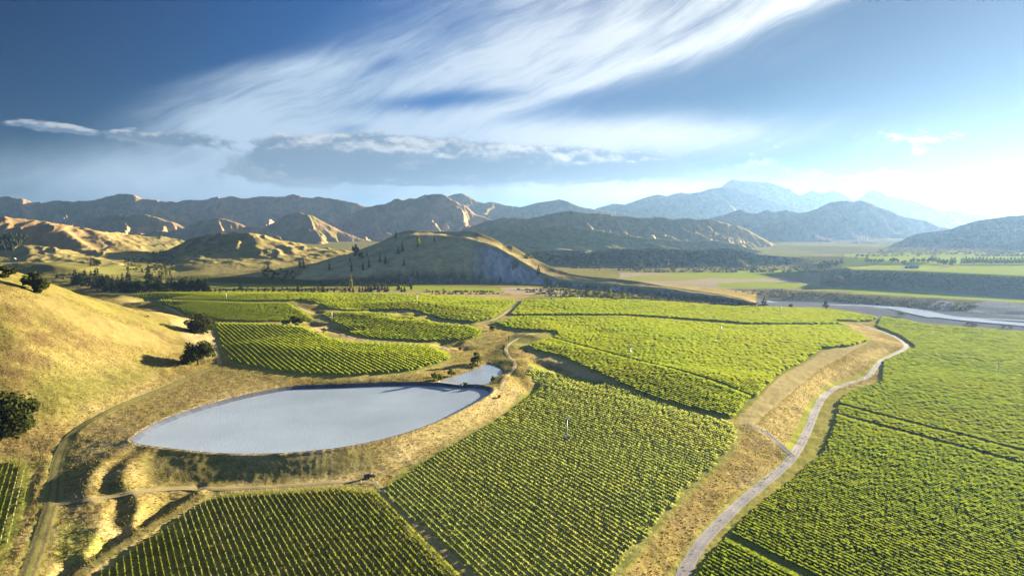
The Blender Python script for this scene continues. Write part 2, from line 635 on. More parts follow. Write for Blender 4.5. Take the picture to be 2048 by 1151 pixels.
# spurs left of the dam
L_z((256, 884, 6.8), (215, 905, 5.7), (172, 940, 4.8), (152, 968, 3.6))
L_z((232, 893, 5.4), (180, 925, 4.4), (140, 958, 2.6), (118, 1000, 0.8))
L_z((270, 892, 7.2), (225, 915, 6.8), (190, 940, 6.6), (176, 965, 5.6), (182, 990, 3.6))
L_z((268, 903, 5.2), (226, 932, 4.0), (212, 962, 3.0), (224, 988, 1.6))
L_z((300, 893, 7.2), (262, 918, 6.8), (243, 945, 6.4), (244, 968, 5), (262, 984, 2.6))
L_z((312, 908, 5.6), (296, 940, 3.2), (300, 972, 0.8))
L_z((340, 915, 5.2), (330, 945, 2.6), (330, 972, 0.4))
# lane across the foot of the spurs and dam
L_z((112, 1008, 0.6), (150, 1004, 0.8), (200, 996, 1.0), (250, 987, 1.0), (310, 978, 0.6), (385, 975, -0.4), (450, 978, -1), (560, 972, -1.2), (640, 966, -1.2), (700, 962, -1.2))
# triangle of rough grass, ditch and the vineyard edge
L_z((125, 1022, 0.5), (150, 1060, -0.2), (120, 1110, -1.0), (90, 1160, -1.6))
L_z((205, 1010, 1.6), (200, 1050, 0.9), (190, 1090, 0.0), (150, 1130, -0.8))
L_z((245, 1000, -0.4), (235, 1040, -1.2), (225, 1070, -1.4))
L_z((275, 992, 1.9), (280, 1020, 1.2), (262, 1050, 0.4))
L_z((384, 984, 0.6), (340, 1015, 0.4), (280, 1050, 0.2), (220, 1088, -0.4), (120, 1155, -1.2), (0, 1240, -2))
L_z((398, 990, -4.2), (350, 1022, -4.4), (290, 1058, -4.6), (235, 1094, -4.8), (140, 1158, -5), (20, 1245, -5))
L_z((432, 984, -1.4), (362, 1028, -2), (300, 1066, -2), (250, 1102, -2.2), (165, 1162, -2.5), (60, 1240, -3))
# bottom vineyard
L_z((430, 1010, -1.8), (560, 1010, -1.5), (700, 1010, -1.5), (760, 985, -1.2), (850, 1065, -2), (945, 1151, -2.5), (1000, 1200, -2.8))
L_z((250, 1180, -3), (500, 1180, -3), (800, 1180, -3))
L_z((500, 1090, -2.2), (700, 1090, -2.2))
# dam: rim, outer toe, water side
RIM = [(258, 878), (300, 848), (360, 824), (420, 806), (480, 790), (540, 778), (590, 770), (650, 768.5), (700, 767), (800, 763), (870, 764), (930, 767), (962, 769), (982, 773), (988, 781),
       (970, 794), (900, 831), (840, 855), (780, 874), (690, 893), (620, 901), (560, 905.5), (490, 906.5), (430, 905), (370, 899), (310, 892), (270, 886)]
RIM_Z = 7.3 * ZS
for q in dense(RIM + [RIM[0]], 6):
    PTS.append(at_z(q[0], q[1], RIM_Z))
_rw = np.array([at_z(a, b, RIM_Z)[:2] for a, b in dense(RIM + [RIM[0]], 6)])
_cen = _rw.mean(0)


def inset_ring(d):
    ring = np.array([at_z(a, b, RIM_Z)[:2] for a, b in dense(smooth_line(RIM + [RIM[0]], 2), 5)])[:-1]
    tan = np.roll(ring, -1, 0) - np.roll(ring, 1, 0)
    nrm = np.stack([-tan[:, 1], tan[:, 0]], 1)
    nrm /= np.linalg.norm(nrm, axis=1)[:, None] + 1e-9
    if np.sum(nrm * (_cen - ring)) < 0:
        nrm = -nrm
    return ring, ring + nrm * d


_r0, _r1 = inset_ring(2.0)
for q in _r1[::3]:
    PTS.append((q[0], q[1], RIM_Z - 1.2))
_r0, _r9 = inset_ring(9.0)
for q in _r9[::4]:
    PTS.append((q[0], q[1], 0.6))
W(tuple(_cen) + (0.0,), tuple(_cen * 0.9 + _r9[10] * 0.1) + (0.0,))
L_z((300, 962, 0.6), (360, 972, -0.6), (430, 970, -1.1), (560, 963, -1.2), (640, 956, -1.2), (700, 948, -1.2), (760, 938, -1.2), (800, 925, -1.2), (860, 898, -1), (940, 858, -0.8), (1000, 825, -0.6), (1036, 795, -0.3), (1046, 772, 0.2))
L_z((800, 945, -1.3), (900, 905, -1.2), (1000, 850, -1.0), (1060, 790, -0.8), (1075, 772, -0.6))
# back of the pond
L_z((440, 745, 7.0), (520, 745, 8.5), (580, 752, 8.8), (650, 757, 9.1), (720, 758, 9.1), (790, 753, 9.1), (830, 748, 9.0), (850, 752, 8.3), (880, 761, 7.3))
L_z((400, 800, 7.4), (480, 775, 7.4), (560, 765, 7.8))
L_z((400, 770, 7), (500, 758, 7.6))
# stream pond (water 5.2) and its banks
POND2 = [(872, 765), (890, 758), (912, 750), (935, 743), (952, 737), (962, 731), (975, 726), (990, 730), (1004, 738), (1007, 744), (996, 752), (984, 762), (975, 769), (940, 769), (905, 768)]
P2Z = 5.0 * ZS
for q in dense(POND2 + [POND2[0]], 6):
    PTS.append(at_z(q[0], q[1], P2Z + 0.15))
for q in ((920, 760), (950, 755), (980, 745)):
    PTS.append(at_z(q[0], q[1], P2Z - 1.0))
L_z((845, 757, 7.6), (880, 745, 7.2), (915, 735, 7), (935, 722, 6.6), (948, 716, 6))
L_z((1016, 735, 9), (1020, 752, 8.2), (1005, 768, 7.5), (985, 776, 7.3))
L_z((1035, 690, 9), (1012, 700, 9), (1025, 718, 9.2), (1030, 735, 8.8))
L_z((965, 715, 5.6), (985, 700, 5.2), (1000, 685, 5.2), (1030, 668, 5.5), (985, 652, 6), (950, 646, 6.6))
L_z((1055, 668, 9.5), (1115, 667, 9), (1060, 690, 9.2), (1050, 710, 8.5), (1060, 740, 7), (1048, 760, 3.5))
# block in front (E) and the banks round it
L_z((440, 690, 7), (470, 725, 7.2), (560, 742, 8.8), (680, 750, 9.4))
L_z((430, 645, 8), (520, 650, 10), (600, 656, 9), (650, 674, 6.5), (760, 682, 6.6), (860, 688, 7.5), (900, 703, 8), (915, 716, 7.6), (880, 728, 8.4), (830, 742, 9))
L_z((500, 690, 10.5), (600, 700, 12), (700, 706, 10), (800, 710, 9.5), (860, 715, 9))
L_z((555, 720, 9.2), (700, 728, 9.4), (790, 728, 9.8))
# hollow between E and F
L_z((612, 648, 2.0), (640, 656, 1.6), (665, 664, 1.4), (690, 671, 2.6))
L_z((612, 640, 6.5), (645, 646, 6.5), (672, 655, 6.4), (692, 666, 6.4), (705, 674, 6.2), (800, 682, 6.6), (870, 687, 7.2))
L_z((872, 694, 3.0), (905, 697, 2.2), (930, 702, 2.6))
L_z((900, 690, 6.8), (940, 694, 6.5))
# block F
L_z((640, 627, 8), (700, 640, 7), (760, 662, 6.5), (860, 678, 7), (930, 680, 6.8), (965, 668, 7.5))
L_z((700, 628, 10), (800, 640, 11), (900, 652, 10), (960, 660, 8.5))
# bank between F and H
L_z((560, 603, 9), (605, 604, 9.5), (630, 612, 9.5), (650, 622, 9), (700, 625, 8.5), (745, 624, 9.5), (820, 623, 10.5), (838, 630, 10.5), (862, 638, 10), (905, 645, 9.5), (960, 647, 9))
L_z((600, 610, 3.5), (625, 622, 3), (640, 628, 4))
L_z((740, 629, 4.5), (800, 630, 3.5), (840, 640, 3), (880, 648, 4), (940, 652, 5))
# G block, H block
L_z((310, 600, 10), (400, 606, 9), (500, 607, 8), (560, 606, 8), (600, 620, 7), (635, 640, 6.6), (560, 645, 8.5), (440, 638, 8.5), (400, 630, 10), (360, 615, 12))
L_z((250, 588, 6), (400, 590, 4), (560, 587, 3), (700, 586, 3), (850, 588, 3), (1030, 598, 2))
L_z((640, 600, 11), (700, 606, 4.5), (760, 608, 9), (830, 603, 12), (900, 612, 11), (980, 622, 8.5))
L_z((700, 618, 5), (900, 630, 8), (980, 638, 8), (1030, 612, 5))
# far side flats behind the tree line
L_z((100, 590, -9), (330, 581, -8), (520, 580, -8), (700, 580, -8), (1000, 582, -8), (1130, 590, -9))
L_z((250, 556, -8), (400, 550, -8), (600, 552, -8), (700, 565, -8), (1000, 574, -8))
L_z((100, 530, 18), (200, 535, 8), (300, 540, 0))
# big block I and strip K
L_z((1000, 648, 8), (1100, 640, 8), (1250, 638, 7), (1400, 645, 5), (1550, 650, 2), (1700, 650, -1))
L_z((1060, 690, 7), (1120, 672, 8.5), (1200, 670, 5), (1300, 672, 8), (1450, 680, 5), (1600, 680, 2), (1735, 682, -1))
L_z((1070, 708, 6.5), (1120, 714, 6.4), (1190, 744, 5), (1240, 768, 3.4), (1300, 795, 2), (1380, 818, 1), (1462, 838, 0.2))
L_z((1150, 700, 8), (1250, 720, 7), (1350, 740, 7.5), (1450, 760, 6), (1560, 752, 1.5))
L_z((1250, 745, 5.5), (1350, 775, 4.8), (1450, 800, 3), (1500, 790, 1.6))
L_z((1040, 600, 6), (1150, 598, 7), (1250, 600, 6), (1400, 610, 4), (1530, 616, 1), (1640, 617, -1), (1690, 624, -2), (1760, 634, -3))
L_z((1000, 632, 7.5), (1150, 628, 9), (1300, 632, 7), (1500, 642, 3), (1690, 646, -1))
L_z((1030, 594, -5), (1130, 592, -9), (1250, 594, -11), (1400, 604, -14), (1500, 610, -18))
# hollow in B under the bank of I
L_z((1060, 722, 3.2), (1100, 738, 1.0), (1160, 758, 0.6), (1190, 765, 1.2))
L_z((1045, 716, 7), (1090, 722, 6.2), (1140, 730, 5.6), (1170, 748, 3.6), (1200, 762, 2.2))
# block B
L_z((1080, 760, 0.4), (1150, 780, 1.6), (1250, 800, 2.6), (1350, 828, 1.4), (1470, 850, -0.3))
L_z((900, 940, -1.4), (1000, 880, -1.2), (1134, 876, -1), (1250, 880, -0.8), (1400, 890, -0.8), (1475, 885, -1))
L_z((950, 1050, -2), (1050, 1000, -1.6), (1200, 980, -1.4), (1350, 990, -2))
L_z((1478, 870, -1), (1478, 890, -1.2), (1440, 935, -1.8), (1380, 990, -2.3), (1330, 1045, -2.7), (1245, 1151, -3), (1180, 1240, -3.2))
L_z((1100, 1160, -2.8), (1000, 1120, -2.4))
# right bank, gravel road on the lower terrace
L_z((1500, 846, -0.6), (1540, 815, -0.4), (1600, 770, -0.3), (1650, 735, -0.4), (1700, 705, -0.6), (1755, 684, -1.2), (1720, 664, -1.8), (1690, 646, -2))
L_z((1508, 860, -1.2), (1560, 895, -4.8), (1585, 913, -7))
L_z((1500, 875, -1.4), (1540, 900, -4.5), (1560, 922, -6.8))
L_z((1480, 960, -5), (1420, 1030, -5.6), (1350, 1110, -6.2), (1310, 1165, -6.4), (1230, 1260, -6.6))
L_z((1565, 880, -5.4), (1595, 850, -6.2), (1615, 815, -6.6), (1660, 765, -6.6), (1700, 750, -6.8), (1735, 735, -6.8), (1760, 715, -6.8), (1785, 700, -6.8))
L_z((1330, 1200, -7), (1365, 1151, -7), (1390, 1100, -7), (1440, 1045, -7), (1500, 985, -7), (1560, 940, -7), (1590, 910, -7), (1615, 870, -7), (1640, 810, -7), (1660, 780, -7), (1700, 765, -7), (1740, 755, -7), (1748, 735, -7), (1760, 722, -7), (1800, 704, -7), (1818, 692, -7), (1795, 676, -6.5), (1745, 658, -5), (1765, 645, -5), (1780, 638, -5))
L_z((1450, 1151, -7), (1700, 1151, -7.5), (2048, 1151, -8), (2500, 1200, -8.5))
L_z((1700, 900, -7), (1900, 900, -7.4), (2048, 900, -7.6), (2400, 900, -8))
L_z((1800, 760, -6), (1900, 740, -8.5), (2048, 760, -7), (2400, 760, -8))
L_z((1850, 690, -7), (1950, 690, -7.5), (2048, 700, -8), (2400, 730, -8))
# edge above the river bed, river bed, far cliffs and terraces
L_z((1540, 612, -2), (1640, 614, -2.5), (1720, 627, -4), (1770, 634, -6), (1850, 645, -7), (1960, 653, -7.5), (2048, 661, -8), (2300, 686, -8.5))
_e = [at_z(*q) for q in dense([(1520, 612, -2), (1640, 614, -2.5), (1720, 627, -4), (1770, 634, -6), (1850, 645, -7), (1960, 653, -7.5), (2048, 661, -8), (2300, 686, -8.5)], 14)]
for q in _e:
    r = math.hypot(q[0], q[1])
    W((q[0] * (1 + 34 / r), q[1] * (1 + 34 / r), -32.0))
L_z((1545, 604, -32), (1700, 608, -32.2), (1850, 624, -32.4), (2048, 642, -32.5), (2350, 667, -32.5))
L_z((1530, 601, -32), (1620, 602, -32), (1700, 605, -32), (1740, 608, -32), (1850, 618, -32), (1900, 622, -32), (2048, 633, -32), (2350, 660, -32))
L_z((1490, 592, -28), (1560, 592, -28), (1700, 598, -28), (1850, 606, -27.6), (1900, 610, -27.5), (2048, 620, -27), (2350, 645, -27))
L_z((1440, 578, -24), (1540, 580, -24), (1640, 584, -23.5), (1700, 588, -23), (1800, 592, -23), (1880, 597, -23), (1940, 597, -23), (1980, 602, -23), (2048, 607, -23), (2350, 631, -23))
L_z((1460, 572, -23), (1560, 575, -23), (1640, 577, -23), (1720, 577, -23), (1850, 582, -23), (1980, 593, -23), (2048, 598, -23), (2350, 622, -23))
L_z((1640, 567, -23), (1760, 572, -23), (1900, 581, -22.5), (2048, 590, -22), (2350, 608, -22))
L_z((1660, 548, 0), (1690, 541, 6), (1720, 540, 7), (1800, 541, 8), (1900, 545, 8), (2048, 552, 7), (2350, 566, 6))
L_z((1690, 534, 6), (1750, 530, 7), (1900, 530, 8), (2048, 530, 9), (2350, 536, 9))
L_z((1690, 512, 6), (1800, 510, 8), (2048, 514, 9), (2350, 520, 9))
L_z((1240, 560, -22), (1300, 565, -22), (1420, 568, -22), (1240, 548, -22), (1400, 548, -22), (1600, 545, -22), (1625, 542, -22))
L_z((1480, 606, -24), (1530, 605, -31))


def build_tin():
    P = np.array(PTS, dtype=np.float64)
    ang = np.round(P[:, :2], 2)
    _, idx = np.unique(ang, axis=0, return_index=True)
    P = P[np.sort(idx)]
    res = delaunay_2d_cdt([Vector((a, b)) for a, b in P[:, :2]], [], [], 0, 1e-4)
    vs, _, fs, ov = res[0], res[1], res[2], res[3]
    V = np.array([(v.x, v.y) for v in vs])
    z = np.array([P[o[0], 2] if len(o) else P[np.argmin(np.hypot(P[:, 0] - v[0], P[:, 1] - v[1])), 2] for o, v in zip(ov, V)])
    return V, z, np.array(fs)


# ground grid: columns at even steps across the view, rows closer together near the camera
GPX = np.arange(-270.0, 2380.0, 2.7)
GU = (GPX - 1024.0) / F
_r = [165.0]
while _r[-1] < 24000:
    r = _r[-1]
    if r < 1250:
        d = min(max(1.2 * r * r / (110 * 692), 0.5), 0.0062 * r)
    elif r < 2300:
        d = 0.0062 * r
    else:
        d = min(0.02 * r, 0.0062 * r * (r / 2300) ** 2)
    _r.append(r + d)
GY = np.array(_r)                       # forward distance of each row
GX = GU[None, :] * GY[:, None]
GYY = np.repeat(GY[:, None], len(GU), 1)


def raster_tin():
    V, z, fs = build_tin()
    Z = np.full(GX.shape, np.nan)
    for t in fs:
        A, B, C = V[t[0]], V[t[1]], V[t[2]]
        ymin, ymax = min(A[1], B[1], C[1]), max(A[1], B[1], C[1])
        i0, i1 = np.searchsorted(GY, ymin), np.searchsorted(GY, ymax, side='right')
        if i1 <= i0:
            continue
        us = [q[0] / max(q[1], 1.0) for q in (A, B, C)]
        j0, j1 = np.searchsorted(GU, min(us) - 1e-6), np.searchsorted(GU, max(us) + 1e-6)
        # u extremes of an edge lie at its end points (u is monotone along a straight edge)
        if j1 <= j0:
            continue
        x, y = GX[i0:i1, j0:j1], GYY[i0:i1, j0:j1]
        det = (B[1] - C[1]) * (A[0] - C[0]) + (C[0] - B[0]) * (A[1] - C[1])
        if abs(det) < 1e-9:
            continue
        l0 = ((B[1] - C[1]) * (x - C[0]) + (C[0] - B[0]) * (y - C[1])) / det
        l1 = ((C[1] - A[1]) * (x - C[0]) + (A[0] - C[0]) * (y - C[1])) / det
        l2 = 1 - l0 - l1
        m = (l0 >= -1e-6) & (l1 >= -1e-6) & (l2 >= -1e-6)
        sub = Z[i0:i1, j0:j1]
        sub[m] = (l0 * z[t[0]] + l1 * z[t[1]] + l2 * z[t[2]])[m]
    # outside the surveyed hull: nearest known along the row
    for i in range(len(GY)):
        row = Z[i]
        ok = ~np.isnan(row)
        if ok.any():
            Z[i] = np.interp(np.arange(len(row)), np.nonzero(ok)[0], row[ok])
    for i in range(1, len(GY)):
        if np.isnan(Z[i, 0]):
            Z[i] = Z[i - 1]
    for i in range(len(GY) - 2, -1, -1):
        if np.isnan(Z[i, 0]):
            Z[i] = Z[i + 1]
    return Z


def blur(A, r, it=3):
    for _ in range(it):
        for ax in (0, 1):
            pad = [(0, 0), (0, 0)]
            pad[ax] = (r + 1, r)
            c = np.cumsum(np.pad(A, pad, mode='edge'), axis=ax)
            n = A.shape[ax]
            if ax == 0:
                A = (c[2 * r + 1:2 * r + 1 + n] - c[:n]) / (2 * r + 1)
            else:
                A = (c[:, 2 * r + 1:2 * r + 1 + n] - c[:, :n]) / (2 * r + 1)
    return A


GZ = raster_tin()
_gpx, _gpy, _ = project(np.stack([GX.ravel(), GYY.ravel(), GZ.ravel()], 1))
_gpx, _gpy = _gpx.reshape(GX.shape), _gpy.reshape(GX.shape)

HILL = [(-700, 300), (0, 505), (100, 535), (200, 582), (330, 630), (420, 665), (430, 715), (330, 755), (250, 790), (180, 825), (120, 850), (60, 870), (0, 890), (-700, 1100)]
_hm = blur(in_poly(_gpx, _gpy, HILL).astype(float), 4, 2)
# the hill reads as one smooth body; the rest keeps its banks
GZ_soft = blur(GZ, 9, 3)
GZ_mid = blur(GZ, 1, 2)
_farm = sstep(GYY, 700, 1100)[:, :]
GZ = GZ_mid * (1 - _hm) + GZ_soft * _hm
_field_soft = blur(GZ, 2, 2)
_ll = blur(in_poly(_gpx, _gpy, [(85, 870), (250, 890), (330, 910), (400, 980), (380, 1000), (150, 1160), (40, 1160)]).astype(float), 4, 2)
GZ = GZ * (1 - _ll) + _field_soft * _ll
_pond_zone = blur(in_poly(_gpx, _gpy, [(230, 740), (1060, 700), (1080, 800), (700, 990), (230, 1000)]).astype(float), 4, 2)
# ------------------------------------------------------------------ land cover
GOLD = (0.30, 0.24, 0.085)
STRAW = (0.43, 0.355, 0.175)
OLIVE = (0.20, 0.19, 0.05)
GREEN = (0.22, 0.26, 0.04)
MOWN = (0.30, 0.29, 0.075)
SCRUB = (0.06, 0.062, 0.026)
FLOOR = (0.20, 0.22, 0.055)
FIELD = (0.26, 0.32, 0.04)
FALLOW = (0.36, 0.31, 0.20)
SHINGLE = (0.13, 0.145, 0.17)
CLAY = (0.27, 0.28, 0.29)
EARTH = (0.36, 0.27, 0.16)
BROWN = (0.20, 0.145, 0.065)

# vineyard blocks: outline in the photograph, row direction given by two points of a row
ROW_DIR = Vector((0.52, -0.854)).normalized()
BLOCKS = {
    'A': dict(poly=[(1392, 1151), (1455, 1070), (1530, 1000), (1600, 945), (1645, 905), (1668, 850), (1678, 800), (1700, 782), (1762, 765), (1766, 722), (1832, 695), (1800, 672), (1752, 652), (1790, 638), (1850, 650), (1960, 658), (2048, 666), (2360, 694), (2360, 1300), (1330, 1300), (1300, 1260)]),
    'B': dict(poly=[(764, 982), (860, 918), (940, 872), (1000, 836), (1050, 800), (1082, 772), (1056, 745), (1062, 730), (1105, 744), (1160, 760), (1200, 762), (1240, 774), (1300, 800), (1380, 824), (1466, 845), (1478, 868), (1472, 886), (1436, 932), (1376, 987), (1326, 1042), (1240, 1151), (1160, 1260), (1010, 1230), (950, 1151)]),
    'C': dict(poly=[(195, 1151), (300, 1078), (372, 1030), (440, 990), (560, 982), (690, 974), (748, 982), (800, 1030), (930, 1151), (1000, 1230), (100, 1240)]),
    'D': dict(poly=[(-200, 935), (0, 932), (30, 918), (58, 930), (52, 1000), (24, 1080), (0, 1130), (-60, 1250), (-300, 1250)]),
    'E': dict(poly=[(430, 646), (520, 648), (604, 654), (648, 672), (690, 684), (780, 688), (850, 690), (880, 700), (908, 716), (880, 727), (830, 742), (760, 748), (690, 752), (620, 750), (560, 744), (500, 733), (462, 722), (446, 700)], sp=3.6),
    'F': dict(poly=[(642, 627), (700, 625), (750, 627), (820, 634), (868, 646), (930, 652), (960, 660), (968, 668), (945, 678), (900, 684), (860, 684), (800, 681), (740, 677), (706, 668), (680, 650)], sp=3.8),
    'G': dict(poly=[(300, 600), (400, 602), (500, 606), (575, 606), (605, 622), (630, 640), (590, 642), (520, 644), (440, 641), (412, 634), (370, 628), (340, 614)]),
    'H': dict(poly=[(245, 590), (320, 585), (520, 585), (700, 587), (860, 590), (1036, 601), (990, 636), (955, 645), (905, 642), (868, 634), (842, 626), (820, 620), (745, 621), (700, 622), (660, 618), (640, 608), (606, 601), (500, 603), (300, 598)], sp=3.4),
    'I': dict(poly=[(992, 646), (1010, 640), (1040, 634), (1250, 634), (1340, 641), (1480, 652), (1690, 651), (1700, 660), (1740, 680), (1700, 694), (1650, 696), (1604, 726), (1568, 745), (1530, 780), (1470, 838), (1380, 818), (1300, 794), (1240, 768), (1190, 744), (1120, 712), (1072, 703), (1055, 692), (1118, 671), (1112, 664), (1050, 660), (1010, 655)]),
    'L': dict(poly=[(326, 557), (420, 551), (560, 557), (690, 566), (650, 571), (500, 568), (400, 565)], sp=5.5),
    'K': dict(poly=[(1048, 600), (1150, 597), (1250, 600), (1340, 605), (1440, 612), (1540, 616), (1640, 618), (1700, 626), (1758, 636), (1740, 643), (1660, 641), (1690, 648), (1500, 648), (1350, 636), (1250, 630), (1020, 630)], sp=3.2),
}

COVER = np.empty(GX.shape + (3,))
ROUGH = np.ones(GX.shape)
COVER[:] = GOLD
fx, fy = GX, GYY
_n1 = fbm(fx / 55, fy / 55, 4, 21)
_n2 = fbm(fx / 14, fy / 14, 4, 31)
_n3 = fbm(fx / 4.0, fy / 4.0, 3, 41)


def blend(mask, col, f=1.0):
    m = (mask * f)[..., None]
    COVER[:] = COVER * (1 - m) + np.array(col) * m


# dry grass in its mixture of gold, straw, olive and brown
blend(sstep(_n1 + 0.5 * _n2, -0.05, 0.45), STRAW, 0.75)
blend(sstep(-_n1 + 0.8 * _n2, 0.0, 0.5), OLIVE, 0.8)
blend(sstep(_n2 + 0.5 * _n3, 0.2, 0.6), BROWN, 0.35)


def paint(poly, col, f=1.0, rough=None, soft=0, mott=None):
    m = in_poly(_gpx, _gpy, poly).astype(float)
    if soft:
        m = blur(m, soft, 2)
    if mott is not None:
        m = m * sstep(_n2 + 0.6 * _n3, mott[0], mott[1])
    blend(m, col, f)
    if rough is not None:
        ROUGH[:] = ROUGH * (1 - m) + rough * m
    return m


def ribbon_paint(pts, half, col, f=1.0, rough=None, soft=1):
    """a band of ground along a line, half width in metres"""
    P = np.array([ground_pt(*q)[:2] for q in dense(smooth_line(list(pts), 2), 5)])
    i0, i1 = np.searchsorted(GY, P[:, 1].min() - 20), np.searchsorted(GY, P[:, 1].max() + 20)
    if i1 - i0 < 2:
        return
    sub = np.full((i1 - i0, GX.shape[1]), 1e9)
    us = P[:, 0] / P[:, 1]
    j0, j1 = max(0, np.searchsorted(GU, us.min() - 0.06)), np.searchsorted(GU, us.max() + 0.06)
    x, y = GX[i0:i1, j0:j1], GYY[i0:i1, j0:j1]
    d = np.full(x.shape, 1e9)
    for a, b in zip(P[:-1], P[1:]):
        ab = b - a
        l2 = (ab ** 2).sum() + 1e-9
        t = np.clip(((x - a[0]) * ab[0] + (y - a[1]) * ab[1]) / l2, 0, 1)
        d = np.minimum(d, np.hypot(x - a[0] - t * ab[0], y - a[1] - t * ab[1]))
    m = np.zeros(GX.shape)
    m[i0:i1, j0:j1] = 1 - sstep(d, half * 0.8, half * 1.2 + 0.25)
    blend(m, col, f)
    if rough is not None:
        ROUGH[:] = ROUGH * (1 - m) + rough * m


def hgt(x, y):
    """ground height at world x, y (arrays)"""
    x = np.asarray(x, dtype=float)
    y = np.asarray(y, dtype=float)
    fi = np.interp(y, GY, np.arange(len(GY)))
    fj = np.interp(x / np.maximum(y, 1), GU, np.arange(len(GU)))
    i = np.clip(fi.astype(int), 0, len(GY) - 2)
    j = np.clip(fj.astype(int), 0, len(GU) - 2)
    a, b = fi - i, fj - j
    return GZ[i, j] * (1 - a) * (1 - b) + GZ[i + 1, j] * a * (1 - b) + GZ[i, j + 1] * (1 - a) * b + GZ[i + 1, j + 1] * a * b


def ground_pt(px, py):
    """first place where the sight line through the photograph's px, py meets the ground"""
    d = ray(px, py)
    Y = GY
    x = d[0] / d[1] * Y
    z = CAM_H + d[2] / d[1] * Y
    g = hgt(x, Y)
    below = np.nonzero(z <= g)[0]
    if len(below) == 0:
        return at_y(px, py, 3000)
    i = below[0]
    if i == 0:
        return at_z(px, py, g[0])
    a, b = z[i - 1] - g[i - 1], g[i] - z[i]
    yy = Y[i - 1] + (Y[i] - Y[i - 1]) * a / max(a + b, 1e-9)
    xx = d[0] / d[1] * yy
    return (xx, yy, float(hgt(xx, yy)))


# relief: gentle swells in the fields, tussocks in the grass
_far = sstep(GYY, 1200, 2000)
_river = in_poly(_gpx, _gpy, [(1500, 596), (1700, 600), (1900, 618), (2400, 655), (2400, 720), (2048, 668), (1850, 652), (1720, 636), (1640, 621), (1530, 618)]).astype(float)
_river = blur(_river, 2, 1)
_vine = np.zeros(GX.shape)
for k, b in BLOCKS.items():
    _vine = np.maximum(_vine, in_poly(_gpx, _gpy, b['poly']).astype(float))
_vine_soft = blur(_vine, 5, 2)
_flat = np.maximum(_pond_zone, np.maximum(_river, _far))
GZ = GZ + fbm(fx / 170, fy / 170, 2, 5) * 1.6 * sstep(GYY, 380, 520) * (1 - sstep(GYY, 900, 1150)) * (1 - _flat) * (1 - _hm)
GZ = GZ + (fbm(fx / 60, fy / 40, 3, 6) * 3.2 + fbm(fx / 13, fy / 13, 3, 66) * 0.7) * _hm
GZ = GZ + (fbm(fx / 9, fy / 9, 3, 7) * 0.42 + fbm(fx / 2.2, fy / 2.2, 2, 8) * 0.20) * (1 - _vine_soft) * (1 - _river) * (1 - 0.35 * _pond_zone) * (1 - sstep(GYY, 800, 1000))
GZ = GZ + fbm(fx / 60, fy / 26, 4, 15) * 1.5 * sstep(GYY, 900, 1000) * (1 - sstep(GYY, 2200, 3000)) * in_poly(_gpx, _gpy, [(1500, 575), (1700, 583), (1900, 596), (2400, 625), (2400, 660), (1900, 622), (1500, 604)])

# far valley floor and terraces
blend(sstep(GYY, 1900, 2600), (0.17, 0.155, 0.075), 0.85)
blend(sstep(GYY, 1900, 2600) * sstep(fbm(fx / 260, fy / 200, 3, 65), -0.1, 0.25), (0.09, 0.09, 0.045), 0.8)
blend(sstep(GYY, 900, 1100), OLIVE, 0.8)
paint([(1240, 545), (1640, 545), (1640, 582), (1440, 582), (1240, 572)], FALLOW, rough=0.3)
paint([(1310, 546), (1420, 543), (1600, 540), (1610, 550), (1500, 558), (1420, 556)], FIELD, rough=0.2)
paint([(1230, 556), (1310, 548), (1420, 556), (1360, 562), (1250, 562)], MOWN, rough=0.2)
paint([(1430, 567), (1520, 562), (1580, 565), (1660, 574), (1760, 580), (1740, 584), (1560, 577), (1440, 575)], FIELD, rough=0.2)
paint([(1700, 586), (1720, 577), (1850, 583), (1980, 594), (2400, 622), (2400, 637), (2048, 605), (1980, 600), (1880, 596), (1800, 592)], FIELD, rough=0.2)
paint([(1630, 575), (1660, 566), (1760, 573), (1900, 582), (2400, 606), (2400, 620), (1980, 592), (1850, 581), (1720, 576)], SHINGLE, 0.8, rough=0.5)
paint([(1650, 568), (1660, 545), (1690, 541), (1800, 543), (1900, 547), (2048, 554), (2400, 568), (2400, 607), (2048, 590), (1900, 581), (1760, 573)], (0.14, 0.125, 0.065), 0.95, rough=1.0, soft=1)
paint([(1680, 541), (1690, 508), (1800, 505), (2400, 505), (2400, 568), (2048, 553), (1900, 546), (1800, 542)], FIELD, rough=0.2)
paint([(1690, 532), (1740, 528), (1800, 534), (1860, 533), (1900, 530), (1960, 531), (1930, 536), (1840, 539), (1800, 541), (1700, 540)], STRAW, 0.6, rough=0.4, mott=(-0.1, 0.2))
paint([(1450, 577), (1560, 577), (1700, 587), (1900, 599), (2048, 609), (2400, 640), (2400, 662), (2048, 632), (1900, 620), (1740, 606), (1620, 600), (1500, 596)], (0.14, 0.13, 0.08), 0.9, rough=1.0, soft=1)
paint([(1850, 619), (1862, 606), (1880, 600), (1905, 604), (1912, 620), (1890, 623)], CLAY, 0.9, rough=0.6)
paint([(1935, 624), (1950, 606), (1980, 600), (2048, 608), (2400, 640), (2400, 660), (2048, 634)], CLAY, 0.9, rough=0.6)
paint([(1480, 597), (1620, 600), (1740, 606), (1900, 621), (2048, 634), (2400, 660), (2400, 720), (2048, 662), (1850, 647), (1720, 630), (1640, 616), (1530, 614)], SHINGLE, 1.0, rough=0.35)
